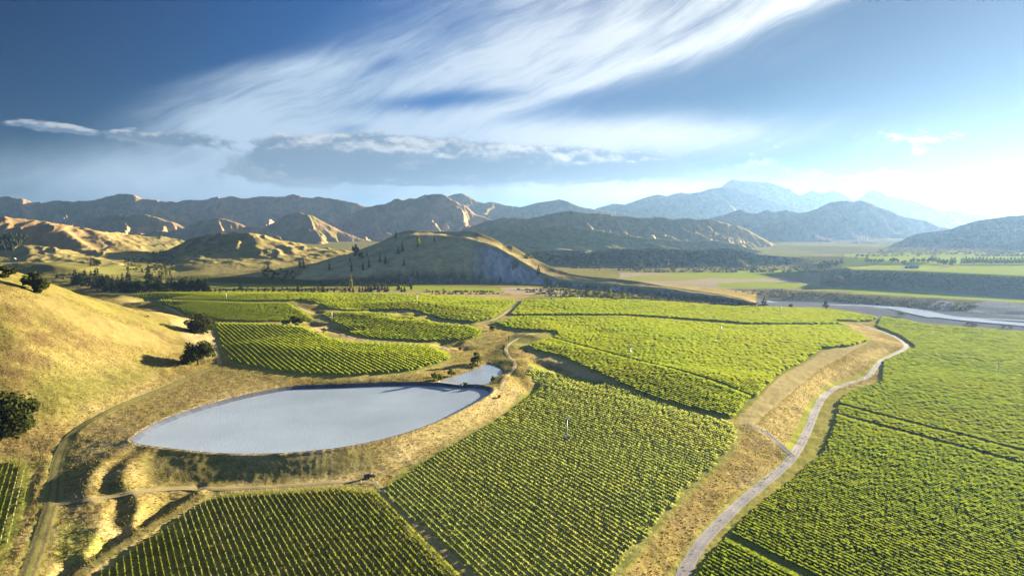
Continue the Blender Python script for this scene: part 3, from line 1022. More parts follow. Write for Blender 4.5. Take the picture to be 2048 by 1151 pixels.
# behind the home vineyards
paint([(200, 590), (240, 560), (330, 552), (520, 548), (560, 552), (700, 562), (700, 572), (520, 580), (330, 582)], FLOOR, rough=0.3)
paint([(200, 530), (330, 535), (420, 548), (330, 550), (240, 548), (120, 546)], MOWN, rough=0.3)
paint([(780, 570), (1010, 576), (1010, 583), (780, 580)], FIELD, rough=0.2)
paint([(1000, 575), (1060, 574), (1130, 582), (1130, 592), (1010, 586)], FALLOW, rough=0.3)
paint([(560, 586), (700, 580), (1000, 583), (1060, 590), (1050, 597), (900, 590), (700, 586)], EARTH, 0.7, rough=0.6, mott=(-0.3, 0.1))
paint([(1030, 597), (1130, 592), (1300, 594), (1500, 606), (1530, 616), (1400, 608), (1250, 598), (1130, 596)], SCRUB, 0.9, rough=1.0)
paint([(150, 568), (250, 560), (420, 572), (420, 584), (260, 588)], SCRUB, 0.95, rough=1.0)

# mown headlands round the blocks, then the blocks' own floor
_head = blur(_vine, 3, 2)
blend(sstep(_head, 0.04, 0.3), MOWN, 0.8)
for k, b in BLOCKS.items():
    m = in_poly(_gpx, _gpy, b['poly']).astype(float)
    blend(m, FLOOR, 0.95)
    ROUGH[:] = ROUGH * (1 - m) + 0.35 * m
blend(_vine * sstep(_n1, -0.2, 0.5), OLIVE, 0.35)
for k in 'BCD':       # thin young blocks: grass shows between the rows
    m = in_poly(_gpx, _gpy, BLOCKS[k]['poly']).astype(float)
    blend(m, (0.30, 0.305, 0.095) if k == 'B' else (0.22, 0.225, 0.055), 0.9)
    blend(m * sstep(_n2 + 0.7 * _n3, 0.0, 0.5), BROWN, 0.3)
    blend(m * sstep(-_n2 + 0.7 * _n3, 0.0, 0.5), (0.13, 0.16, 0.03), 0.6)
    ROUGH[:] = ROUGH * (1 - m) + 0.8 * m

# left hill: greener and browner patches
blend(_hm, (0.165, 0.14, 0.042), 0.78)
blend(_hm * sstep(fbm(fx / 70, fy / 50, 3, 61), 0.0, 0.35), (0.115, 0.125, 0.028), 0.6)
blend(_hm * sstep(fbm(fx / 30, fy / 18, 4, 63), 0.12, 0.5), (0.095, 0.065, 0.03), 0.75)
paint([(0, 520), (100, 552), (200, 598), (330, 645), (372, 662), (330, 668), (220, 628), (120, 598), (0, 565)], (0.19, 0.17, 0.042), 0.75, rough=0.35, soft=3)
paint([(0, 605), (60, 612), (130, 640), (230, 690), (240, 720), (150, 690), (60, 655), (0, 640)], (0.10, 0.065, 0.032), 0.85, soft=3, mott=(-0.3, 0.2))
paint([(0, 572), (100, 592), (200, 628), (330, 672), (420, 712), (330, 712), (200, 668), (100, 622), (0, 600)], (0.22, 0.17, 0.065), 0.6, rough=0.5, soft=4)
paint([(0, 700), (90, 690), (110, 745), (60, 770), (0, 765)], (0.10, 0.065, 0.032), 0.8, soft=3, mott=(-0.3, 0.2))
paint([(40, 760), (200, 740), (330, 735), (290, 765), (180, 820), (80, 850), (60, 800)], (0.12, 0.125, 0.032), 0.7, soft=3)
paint([(0, 870), (120, 850), (140, 870), (90, 905), (0, 910)], BROWN, 0.6, soft=2)
paint([(340, 640), (400, 645), (425, 680), (430, 720), (405, 720), (380, 690)], STRAW, 0.6, soft=1, rough=0.5)
paint([(190, 835), (250, 805), (330, 776), (440, 735), (540, 752), (480, 782), (380, 815), (300, 845), (255, 880), (200, 900)], STRAW, 0.5, soft=3, mott=(-0.5, 0.2))
paint([(140, 870), (200, 838), (300, 800), (420, 745), (520, 752), (420, 790), (300, 830), (200, 880), (150, 905)], BROWN, 0.5, soft=3, mott=(0.0, 0.4))
paint([(360, 815), (430, 795), (500, 770), (560, 758), (580, 768), (480, 786), (360, 822)], STRAW, 0.5, soft=2)
ROUGH[:] = ROUGH * (1 - 0.15 * _hm)
# dam
paint([(280, 905), (430, 915), (620, 910), (760, 890), (760, 938), (640, 958), (430, 972), (290, 970)], OLIVE, 0.55, soft=2)
paint([(760, 890), (900, 840), (985, 785), (1045, 772), (1036, 800), (940, 862), (800, 930)], STRAW, 0.6, soft=2, rough=0.8)
paint([(800, 940), (900, 893), (1000, 838), (1042, 790), (1075, 772), (1070, 795), (1010, 842), (930, 885), (830, 950), (770, 975)], GREEN, 0.75, rough=0.3, soft=1)
paint([(250, 1110), (150, 1130), (110, 1120), (115, 1050), (150, 1040), (190, 1060)], GREEN, 0.6, soft=2)
# gully sides by the stream pond
paint([(1000, 690), (1035, 672), (1055, 668), (1030, 690), (1015, 705), (1030, 730), (1010, 742), (985, 728), (975, 712)], OLIVE, 0.8, rough=0.5, soft=1)
# strips by the gravel road
paint([(1470, 845), (1560, 752), (1606, 728), (1650, 700), (1740, 682), (1640, 736), (1570, 795), (1510, 848)], (0.40, 0.34, 0.16), 0.9, rough=0.3)
paint([(1510, 858), (1600, 775), (1660, 738), (1740, 700), (1790, 690), (1760, 712), (1690, 752), (1630, 800), (1580, 895), (1560, 890)], (0.43, 0.35, 0.15), 0.75, rough=0.7, soft=1, mott=(-0.8, -0.3))
paint([(1560, 905), (1590, 860), (1610, 815), (1655, 768), (1700, 752), (1735, 738), (1755, 715), (1805, 696), (1790, 706), (1752, 728), (1744, 750), (1700, 762), (1655, 778), (1634, 810), (1605, 875), (1585, 905)], (0.30, 0.33, 0.06), 0.9, rough=0.3)
paint([(1480, 855), (1510, 855), (1565, 910), (1540, 930), (1470, 970), (1400, 1040), (1330, 1110), (1250, 1200), (1230, 1160), (1330, 1045), (1380, 988), (1440, 934), (1478, 886)], BROWN, 0.5, soft=1, mott=(-0.4, 0.2))
paint([(1300, 1200), (1345, 1130), (1400, 1060), (1470, 990), (1560, 925), (1580, 915), (1500, 980), (1440, 1040), (1385, 1100), (1350, 1151)], (0.28, 0.28, 0.07), 0.85, rough=0.4)
paint([(1395, 1151), (1440, 1075), (1520, 1000), (1600, 935), (1640, 905), (1662, 860), (1675, 795), (1700, 775), (1660, 786), (1640, 812), (1615, 872), (1590, 916), (1500, 990), (1440, 1050), (1392, 1102), (1370, 1151)], (0.28, 0.28, 0.07), 0.8, rough=0.4)
paint([(1062, 706), (1120, 716), (1190, 748), (1215, 766), (1170, 758), (1110, 730), (1062, 716)], STRAW, 0.8, rough=0.6)
paint([(1000, 700), (1050, 692), (1118, 671), (1112, 665), (1055, 664), (1020, 690)], MOWN, 0.9, rough=0.3)
# pond beds
_bed = in_poly(_gpx, _gpy, RIM).astype(float)


def finish_ground():
    global GROUND_V
    V = np.stack([GX.ravel(), GYY.ravel(), GZ.ravel()], 1)
    nr, nc = GX.shape
    ii, jj = np.meshgrid(np.arange(nr - 1), np.arange(nc - 1), indexing='ij')
    a = (ii * nc + jj).ravel()
    faces = np.stack([a, a + 1, a + nc + 1, a + nc], 1)
    cov = COVER * (1 + 0.10 * _n3[..., None])
    me = np_mesh('ground', V, faces, True, {'cover': np.clip(cov.reshape(-1, 3), 0.01, 0.9), 'rough': np.clip(ROUGH, 0, 1).ravel()})
    o = link('ground', me, land_mat('land'))
    kind(o, 'structure', 'rolling farmland with golden grass, vineyard floor, river terraces and valley flats')
    GROUND_V = V
    return o
# ------------------------------------------------------------------ pond basin cut cleanly into the ground
WATER_Z = RIM_Z - 1.8
ring0, _ = inset_ring(1.0)


def poly_dist(x, y, ring):
    d = np.full(x.shape, 1e9)
    R = np.vstack([ring, ring[:1]])
    for a, b in zip(R[:-1], R[1:]):
        ab = b - a
        l2 = (ab ** 2).sum() + 1e-9
        t = np.clip(((x - a[0]) * ab[0] + (y - a[1]) * ab[1]) / l2, 0, 1)
        d = np.minimum(d, np.hypot(x - a[0] - t * ab[0], y - a[1] - t * ab[1]))
    return d


def cut_basin(ring, crest, depth_rate, floor_z, lip=2.5):
    i0, i1 = np.searchsorted(GY, ring[:, 1].min() - 12), np.searchsorted(GY, ring[:, 1].max() + 12)
    us = ring[:, 0] / ring[:, 1]
    j0, j1 = np.searchsorted(GU, us.min() - 0.03), np.searchsorted(GU, us.max() + 0.03)
    x, y = GX[i0:i1, j0:j1], GYY[i0:i1, j0:j1]
    ins = in_poly(x, y, ring)
    d = poly_dist(x, y, ring)
    z = GZ[i0:i1, j0:j1]
    z[ins] = np.maximum(floor_z, crest - 0.15 - depth_rate * d[ins])
    if lip > 0:
        w = (1 - sstep(d, lip * 0.4, lip)) * ~ins
        z[:] = z * (1 - w) + (crest - 0.05) * w
    c = COVER[i0:i1, j0:j1]
    c[ins] = (0.05, 0.055, 0.06)
    if lip > 0:
        w = ((1 - sstep(d, 1.0, 2.2)) * ~ins)[..., None] * 0.7
        c[:] = c * (1 - w) + np.array((0.40, 0.31, 0.18)) * w


cut_basin(ring0, RIM_Z, 0.75, -2.0)
ring2 = np.array([at_z(a, b, P2Z)[:2] for a, b in dense(smooth_line(POND2 + [POND2[0]], 2), 4)])[:-1]
cut_basin(ring2, P2Z + 0.1, 0.5, 0.5, lip=0)

# ruts and ditches painted on the ground itself
ribbon_paint([(430, 733), (330, 775), (250, 806), (180, 841), (140, 871), (119, 908), (110, 950), (106, 1000), (92, 1040), (78, 1090), (55, 1151)], 3.6, MOWN, 0.7, rough=0.4)
ribbon_paint([(112, 1008), (150, 1004), (200, 996), (250, 987), (310, 978), (385, 975), (450, 978), (560, 972), (640, 966), (720, 962)], 2.6, EARTH, 0.6, rough=0.4)
ribbon_paint([(398, 990), (350, 1022), (290, 1058), (235, 1094), (140, 1158)], 2.0, SCRUB, 0.7, rough=0.9)
ground = finish_ground()

# ------------------------------------------------------------------ hills and mountains
SURF = [GROUND_V]            # vertex clouds used to find surface points


def line_at(pts, cols):
    """(px, py, Y) polyline resampled at pixel columns -> world x, y, z"""
    P = np.array(pts, dtype=float)
    o = np.argsort(P[:, 0])
    P = P[o]
    # round the corners a little
    py = np.interp(cols, P[:, 0], P[:, 1])
    Y = np.interp(cols, P[:, 0], P[:, 2])
    out = np.array([at_y(a, b, c) for a, b, c in zip(cols, py, Y)])
    return out


def hill_mesh(name, lines, cols, spans, label, cover_fn, noise_fn=None, mat=None, knd='structure'):
    """lines from back to front, each an (n,3) array over the columns; spans rows between neighbours.
    The surface is lofted through the lines; noise_fn(x, y, q, t) returns a height change"""
    rows, ts = [], []
    for k in range(len(lines) - 1):
        n = spans[k]
        for i in range(n):
            t = i / n
            rows.append(lines[k] * (1 - t) + lines[k + 1] * t)
            ts.append(k + t)
    rows.append(lines[-1])
    ts.append(len(lines) - 1)
    G = np.array(rows)                                  # (nr, nc, 3)
    T = np.repeat(np.array(ts)[:, None], G.shape[1], 1)
    # soften the folds along the slope direction only
    Z = G[:, :, 2].copy()
    k = max(1, min(spans) // 8)
    for _ in range(2):
        pad = np.pad(Z, [(k, k), (0, 0)], mode='edge')
        Z = sum(pad[i:i + Z.shape[0]] for i in range(2 * k + 1)) / (2 * k + 1)
    ref = G[:, :, 2]
    # keep the crest where the photograph has it
    crest = spans[0]
    Z = Z + (ref[crest] - Z[crest])[None, :] * np.exp(-((T - 1.0) / 0.25) ** 2)
    G[:, :, 2] = Z
    if noise_fn is not None:
        G[:, :, 2] += noise_fn(G[:, :, 0], G[:, :, 1], G[:, :, 2], T)
    nr, nc = T.shape
    ii, jj = np.meshgrid(np.arange(nr - 1), np.arange(nc - 1), indexing='ij')
    a = (ii * nc + jj).ravel()
    faces = np.stack([a, a + nc, a + nc + 1, a + 1], 1)
    V = G.reshape(-1, 3)
    gz = np.gradient(G[:, :, 2], axis=0)
    cov, rough = cover_fn(G[:, :, 0], G[:, :, 1], G[:, :, 2], T)
    me = np_mesh(name, V, faces, True, {'cover': np.clip(cov.reshape(-1, 3), 0.01, 0.9), 'rough': rough.ravel()})
    o = link(name, me, mat or HILL_MAT)
    kind(o, knd, label)
    SURF.append(V)
    return o, G, T


HILL_MAT = land_mat('hill_land', fine=((0.10, 0.35), (0.03, 0.35)), bump=0.3, bump_scale=0.05, bump_dist=6.0)
MOUNT_MAT = land_mat('mountain_land', fine=((0.02, 0.5), (0.006, 0.5)), bump=0.5, bump_scale=0.012, bump_dist=22.0)


def mix3(c, col, f):
    f = np.clip(f, 0, 1)[..., None]
    return c * (1 - f) + np.array(col) * f


def cover_dry(lam, bush=0.3, seed=0, base=GOLD, dark=SCRUB, alt=OLIVE, rough=0.8):
    def fn(x, y, z, T):
        c = np.empty(x.shape + (3,))
        c[:] = base
        n = fbm(x / lam, y / lam, 4, 70 + seed)
        n2 = fbm(x / (lam * .22), y / (lam * .22), 4, 80 + seed)
        c = mix3(c, alt, sstep(n, -0.1, 0.4) * 0.8)
        c = mix3(c, STRAW, sstep(-n + 0.4 * n2, 0.1, 0.6) * 0.6)
        c = mix3(c, dark, sstep(n2 + 0.7 * n, 0.55 - bush, 0.85 - bush) * 0.9)
        return c, np.full(x.shape, rough)
    return fn


def spurs(lam, amp, slant=0.0, seed=0, q_full=0.6, extra=0.35, first=1.0, lift=0.0, crest=0.0):
    """gullies cut into the front slope, running down from the crest"""
    def fn(x, y, z, T):
        q = np.clip(T - first, 0, 1.2)
        qq = np.clip((T - first) / q_full, 0, 1)
        warp = fbm(x / (lam * 2.2), y / (lam * 2.2), 3, seed + 3) * lam * 0.8
        xs = x - slant * (T - 1.0) * lam + warp
        r = ridged(xs / lam, y / (lam * 3.5), 3, seed, 0.5)
        r = ridged((xs + 0.28 * lam * r) / lam, y / (lam * 3.5), 3, seed, 0.5)
        r2 = ridged(xs / (lam * .36) + 9, y / (lam * .8), 4, seed + 5, 0.55)
        cut = (1 - r) * amp * 1.35 * qq + (1 - r2) * amp * 1.0 * extra * np.clip(qq * 2.2, 0, 1)
        back = T < first
        cut = np.where(back, (1 - r) * amp * np.clip((first - T) * 1.5, 0, 1), cut)
        return -cut + crest * fbm(x / (lam * .3), y / (lam * .3), 4, seed + 9) + lift * qq * (1 - qq) * 4
    return fn


def range_(name, sky, base_py, Yc, front, back, label, lam, amp, cover, slant=0.0, seed=0, px_step=2.6, rows=70, base_z=-40, mat=None, extra=0.55, q_full=0.25, crest=None, profile=None):
    """a ridge: its skyline in the photograph at distance Yc, falling forward to the valley floor"""
    x0, x1 = sky[0][0], sky[-1][0]
    if crest is None:
        crest = 0.10 * amp
    cols = np.arange(x0, x1 + px_step, px_step)
    Yf = Yc if callable(Yc) else (lambda p: Yc)
    skyl = line_at([(a, b, Yf(a)) for a, b in sky], cols)
    zc = skyl[:, 2]
    bl = skyl.copy()
    s = (skyl[:, 1] + back) / skyl[:, 1]
    bl[:, 0] *= s
    bl[:, 1] *= s
    bl[:, 2] = base_z
    fl = skyl.copy()
    s = (skyl[:, 1] - front) / skyl[:, 1]
    fl[:, 0] *= s
    fl[:, 1] *= s
    fl[:, 2] = base_z - 15
    mids = []
    zs = zc.copy()
    kk = max(3, int(34 / px_step))
    for _ in range(3):
        p_ = np.pad(zs, (kk, kk), mode='edge')
        cs = np.cumsum(np.insert(p_, 0, 0))
        zs = (cs[2 * kk + 1:] - cs[:-2 * kk - 1]) / (2 * kk + 1)
    for (t, h) in (profile or [(0.16, 0.80), (0.4, 0.50), (0.7, 0.19)]):
        m = skyl * (1 - t) + fl * t
        m[:, 2] = base_z + (zs - base_z) * h
        mids.append(m)
    lines = [bl, skyl] + mids + [fl]
    n = len(lines) - 2
    first = 1.0

    def nf(x, y, z, T):
        TT = np.where(T > 1, 1 + (T - 1) / n, T)
        return spurs(lam, amp, slant, seed, q_full, extra, first, crest=crest)(x, y, z, TT)
    return hill_mesh(name, lines, cols, [12] + [rows // n] * n, label, cover, nf, mat)


HAZY = dict(mat=None)
# far ranges, from the most distant to the nearest
range_('mountain_range', [(1380, 440), (1420, 400), (1440, 376), (1452, 366), (1465, 358), (1480, 361), (1500, 362), (1530, 364), (1555, 370), (1580, 378), (1600, 391), (1612, 386), (1625, 380), (1645, 387), (1670, 381), (1690, 389), (1708, 402), (1722, 394), (1740, 382), (1750, 379), (1762, 384), (1775, 391), (1800, 397), (1812, 397), (1835, 404), (1860, 412), (1885, 422), (1915, 420), (1940, 427), (1990, 434), (2060, 440), (2200, 445)],
       440, 9600, 2400, 1800, 'pale blue distant mountain range with the highest peaks under white cloud', 640, 120, cover_dry(640, 0.2, 1), seed=101, mat=MOUNT_MAT, rows=60)
range_('mountain_range', [(1170, 430), (1195, 416), (1215, 410), (1228, 407), (1250, 409), (1275, 400), (1300, 392), (1318, 389), (1335, 392), (1348, 388), (1362, 384), (1378, 387), (1400, 384), (1420, 377), (1445, 374), (1470, 377), (1490, 382), (1515, 391), (1545, 400), (1580, 412), (1620, 422), (1700, 438), (1800, 445)],
       440, 8300, 2100, 1500, 'hazy blue ridge stepping up in front of the highest peaks', 590, 110, cover_dry(800, 0.3, 2), seed=111, mat=MOUNT_MAT, rows=60)
range_('mountain_range', [(840, 430), (870, 410), (895, 393), (910, 388), (925, 387), (940, 393), (955, 403), (970, 406), (985, 403), (1000, 406), (1020, 412), (1040, 414), (1058, 410), (1075, 405), (1100, 402), (1118, 398), (1135, 403), (1150, 409), (1170, 416), (1200, 420), (1260, 430), (1350, 440)],
       440, 7200, 1900, 1500, 'blue rounded peaks behind the long golden ridge at the middle', 530, 100, cover_dry(700, 0.3, 3), seed=121, mat=MOUNT_MAT, rows=60)
range_('mountain_range', [(-420, 400), (-300, 392), (-200, 404), (-100, 398), (0, 393), (20, 394), (45, 398), (62, 404), (90, 405), (105, 401), (122, 400), (150, 403), (180, 400), (205, 397), (225, 391), (240, 387), (252, 386), (268, 390), (285, 397), (310, 399), (330, 402), (355, 404), (375, 400), (400, 401), (425, 396), (440, 395), (458, 393), (475, 394), (500, 396), (525, 393), (555, 394), (578, 391), (590, 388), (602, 392), (625, 395), (645, 394), (665, 398), (690, 402), (712, 407), (740, 414), (780, 424), (850, 440), (920, 450)],
       440, 6000, 2100, 1500, 'long dark blue mountain range across the left of the skyline', 340, 175, cover_dry(600, 0.15, 4, base=(0.50, 0.35, 0.20)), slant=0.3, seed=131, mat=MOUNT_MAT, rows=90, extra=0.5)
range_('mountain_range', [(660, 450), (700, 430), (735, 414), (770, 409), (790, 400), (798, 399), (805, 402), (820, 395), (832, 397), (850, 390), (870, 388), (882, 388), (900, 397), (915, 406), (935, 416), (950, 428), (975, 436), (1000, 442), (1060, 452)],
       440, 5100, 1600, 1200, 'steep brown mountain with slanting sunlit spurs left of the middle', 330, 150, cover_dry(500, 0.1, 5, base=(0.50, 0.33, 0.18)), slant=1.5, seed=147, mat=MOUNT_MAT, rows=110, extra=0.5)
range_('mountain_range', [(1400, 452), (1420, 438), (1445, 430), (1465, 424), (1478, 419), (1492, 424), (1510, 427), (1535, 420), (1550, 424), (1575, 420), (1600, 427), (1620, 422), (1640, 414), (1660, 406), (1680, 402), (1693, 401), (1705, 404), (1720, 402), (1740, 405), (1760, 415), (1785, 424), (1800, 430), (1825, 437), (1850, 441), (1870, 450), (1900, 458), (1950, 470)],
       440, 4800, 1600, 1200, 'grey brown mountain with twin summits in front of the right hand peaks', 340, 105, cover_dry(450, 0.15, 6, base=(0.30, 0.21, 0.11)), slant=1.2, seed=151, mat=MOUNT_MAT, rows=90)
range_('foothill_range', [(280, 470), (310, 462), (340, 463), (370, 455), (400, 440), (432, 437), (450, 438), (468, 443), (490, 452), (520, 455), (545, 447), (570, 430), (600, 425), (625, 432), (650, 445), (680, 460), (700, 470), (740, 482), (780, 490)],
       440, 4200, 1500, 900, 'low pinkish foothills below the blue range, cut by many gullies', 260, 90, cover_dry(260, 0.1, 7, base=(0.42, 0.27, 0.12)), slant=1.8, seed=163, mat=MOUNT_MAT, rows=90, extra=0.5)
range_('foothill_range', [(170, 440), (200, 434), (235, 430), (260, 432), (290, 428), (320, 436), (350, 445), (380, 460), (420, 480)],
       440, 4700, 1200, 900, 'small rocky foothills under the highest left hand peak', 240, 85, cover_dry(240, 0.1, 17, base=(0.40, 0.26, 0.12)), slant=1.5, seed=173, mat=MOUNT_MAT, rows=70, extra=0.5)

# the long golden ridge and its green shoulder
range_('golden_ridge', [(905, 470), (925, 459), (945, 452), (970, 444), (1000, 436), (1030, 435), (1058, 437), (1085, 432), (1105, 427), (1125, 424), (1142, 422), (1158, 424), (1175, 427), (1200, 426), (1225, 430), (1250, 433), (1290, 436), (1320, 434), (1345, 437), (1380, 436), (1400, 439), (1420, 437), (1450, 446), (1480, 453), (1500, 462), (1525, 476), (1550, 490), (1580, 500), (1620, 508)],
       490, 3300, 1050, 700, 'long ridge of dry golden grass with dark gullies running down to the right', 120, 50, cover_dry(140, 0.04, 8, base=(0.46, 0.36, 0.17), alt=(0.33, 0.30, 0.13)), slant=2.4, seed=181, rows=90, base_z=-22, extra=0.55)
range_('green_shoulder', [(880, 478), (920, 470), (960, 462), (1000, 456), (1040, 458), (1080, 457), (1120, 452), (1160, 455), (1200, 462), (1240, 468), (1280, 474), (1320, 478), (1380, 482), (1430, 481), (1470, 487), (1500, 497), (1540, 505), (1580, 510)],
       500, 2650, 420, 500, 'smooth green shoulder in shade in front of the golden ridge', 240, 20, cover_dry(200, 0.10, 9, base=(0.34, 0.34, 0.15), alt=(0.27, 0.29, 0.10)), slant=1.5, seed=191, rows=60, base_z=-20)
# bushy terrace edge beyond the flats
range_('bushy_terrace', [(1040, 508), (1080, 502), (1140, 500), (1180, 503), (1230, 497), (1300, 496), (1400, 500), (1450, 496), (1480, 498), (1520, 508), (1580, 514), (1640, 520), (1680, 522), (1700, 530)],
       545, 2050, 300, 350, 'dark bush covered terrace bank beyond the valley fields', 110, 26, cover_dry(70, 0.75, 10, base=(0.24, 0.25, 0.14), dark=(0.15, 0.16, 0.09)), seed=201, rows=50, base_z=-22, profile=[(0.3, 0.72), (0.7, 0.25)], crest=2.0)

# right hand hills
range_('forested_hill', [(1690, 520), (1730, 505), (1765, 498), (1790, 488), (1805, 481), (1820, 472), (1845, 465), (1880, 461), (1900, 459), (1915, 453), (1940, 445), (1960, 440), (1990, 436), (2030, 431), (2060, 429), (2150, 420), (2300, 418), (2450, 430)],
       510, 2900, 600, 900, 'dark forested hill at the right under the sun glow', 260, 30, cover_dry(120, 0.75, 11, base=(0.22, 0.165, 0.10), dark=(0.12, 0.10, 0.06)), seed=211, rows=60, base_z=5, crest=4.0)
range_('forested_hill', [(1900, 520), (1950, 511), (1980, 500), (2010, 488), (2035, 481), (2060, 478), (2150, 465), (2300, 455), (2450, 452)],
       510, 2450, 300, 500, 'nearer dark wooded knoll at the right edge', 160, 20, cover_dry(90, 0.8, 12, base=(0.20, 0.15, 0.09), dark=(0.11, 0.09, 0.055)), seed=221, rows=40, base_z=8, crest=4.0)

# left hand hills: their crests and gully lines read from the photograph, depth by depth
def tin_hill(name, lines, px0, px1, y0, y1, label, cover, amp_fn, step=2.2, dr=0.0052, soft=2, mat=None, extra=()):
    P = []
    for ln in lines:
        P += [at_y(*q) for q in dense(ln, 10)]
    P += list(extra)
    P = np.array(P)
    _, idx = np.unique(np.round(P[:, :2], 1), axis=0, return_index=True)
    P = P[np.sort(idx)]
    res = delaunay_2d_cdt([Vector((a, b)) for a, b in P[:, :2]], [], [], 0, 1e-4)
    V = np.array([(v.x, v.y) for v in res[0]])
    z = np.array([P[o[0], 2] if len(o) else P[np.argmin(np.hypot(P[:, 0] - v[0], P[:, 1] - v[1])), 2] for o, v in zip(res[4], V)])
    U = (np.arange(px0, px1, step) - 1024.0) / F
    Yr = [y0]
    while Yr[-1] < y1:
        Yr.append(Yr[-1] * (1 + dr))
    Yr = np.array(Yr)
    X, Y = U[None, :] * Yr[:, None], np.repeat(Yr[:, None], len(U), 1)
    Z = np.full(X.shape, -40.0)
    for t in res[2]:
        A, B, C = V[t[0]], V[t[1]], V[t[2]]
        i0, i1 = np.searchsorted(Yr, min(A[1], B[1], C[1])), np.searchsorted(Yr, max(A[1], B[1], C[1]), side='right')
        us = [q[0] / max(q[1], 1) for q in (A, B, C)]
        j0, j1 = np.searchsorted(U, min(us) - 1e-6), np.searchsorted(U, max(us) + 1e-6)
        if i1 <= i0 or j1 <= j0:
            continue
        x, y = X[i0:i1, j0:j1], Y[i0:i1, j0:j1]
        det = (B[1] - C[1]) * (A[0] - C[0]) + (C[0] - B[0]) * (A[1] - C[1])
        if abs(det) < 1e-9:
            continue
        l0 = ((B[1] - C[1]) * (x - C[0]) + (C[0] - B[0]) * (y - C[1])) / det
        l1 = ((C[1] - A[1]) * (x - C[0]) + (A[0] - C[0]) * (y - C[1])) / det
        l2 = 1 - l0 - l1
        m = (l0 >= -1e-6) & (l1 >= -1e-6) & (l2 >= -1e-6)
        Z[i0:i1, j0:j1][m] = (l0 * z[t[0]] + l1 * z[t[1]] + l2 * z[t[2]])[m]
    Z = blur(Z, soft, 2)
    Z = Z + amp_fn(X, Y, Z)
    nr, nc = X.shape
    ii, jj = np.meshgrid(np.arange(nr - 1), np.arange(nc - 1), indexing='ij')
    a = (ii * nc + jj).ravel()
    cov, rough = cover(X, Y, Z, np.zeros(X.shape))
    Vv = np.stack([X.ravel(), Y.ravel(), Z.ravel()], 1)
    me = np_mesh(name, Vv, np.stack([a, a + 1, a + nc + 1, a + nc], 1), True, {'cover': np.clip(cov.reshape(-1, 3), 0.01, 0.9), 'rough': rough.ravel()})
    o = link(name, me, mat or HILL_MAT)
    kind(o, 'structure', label)
    SURF.append(Vv)
    return o


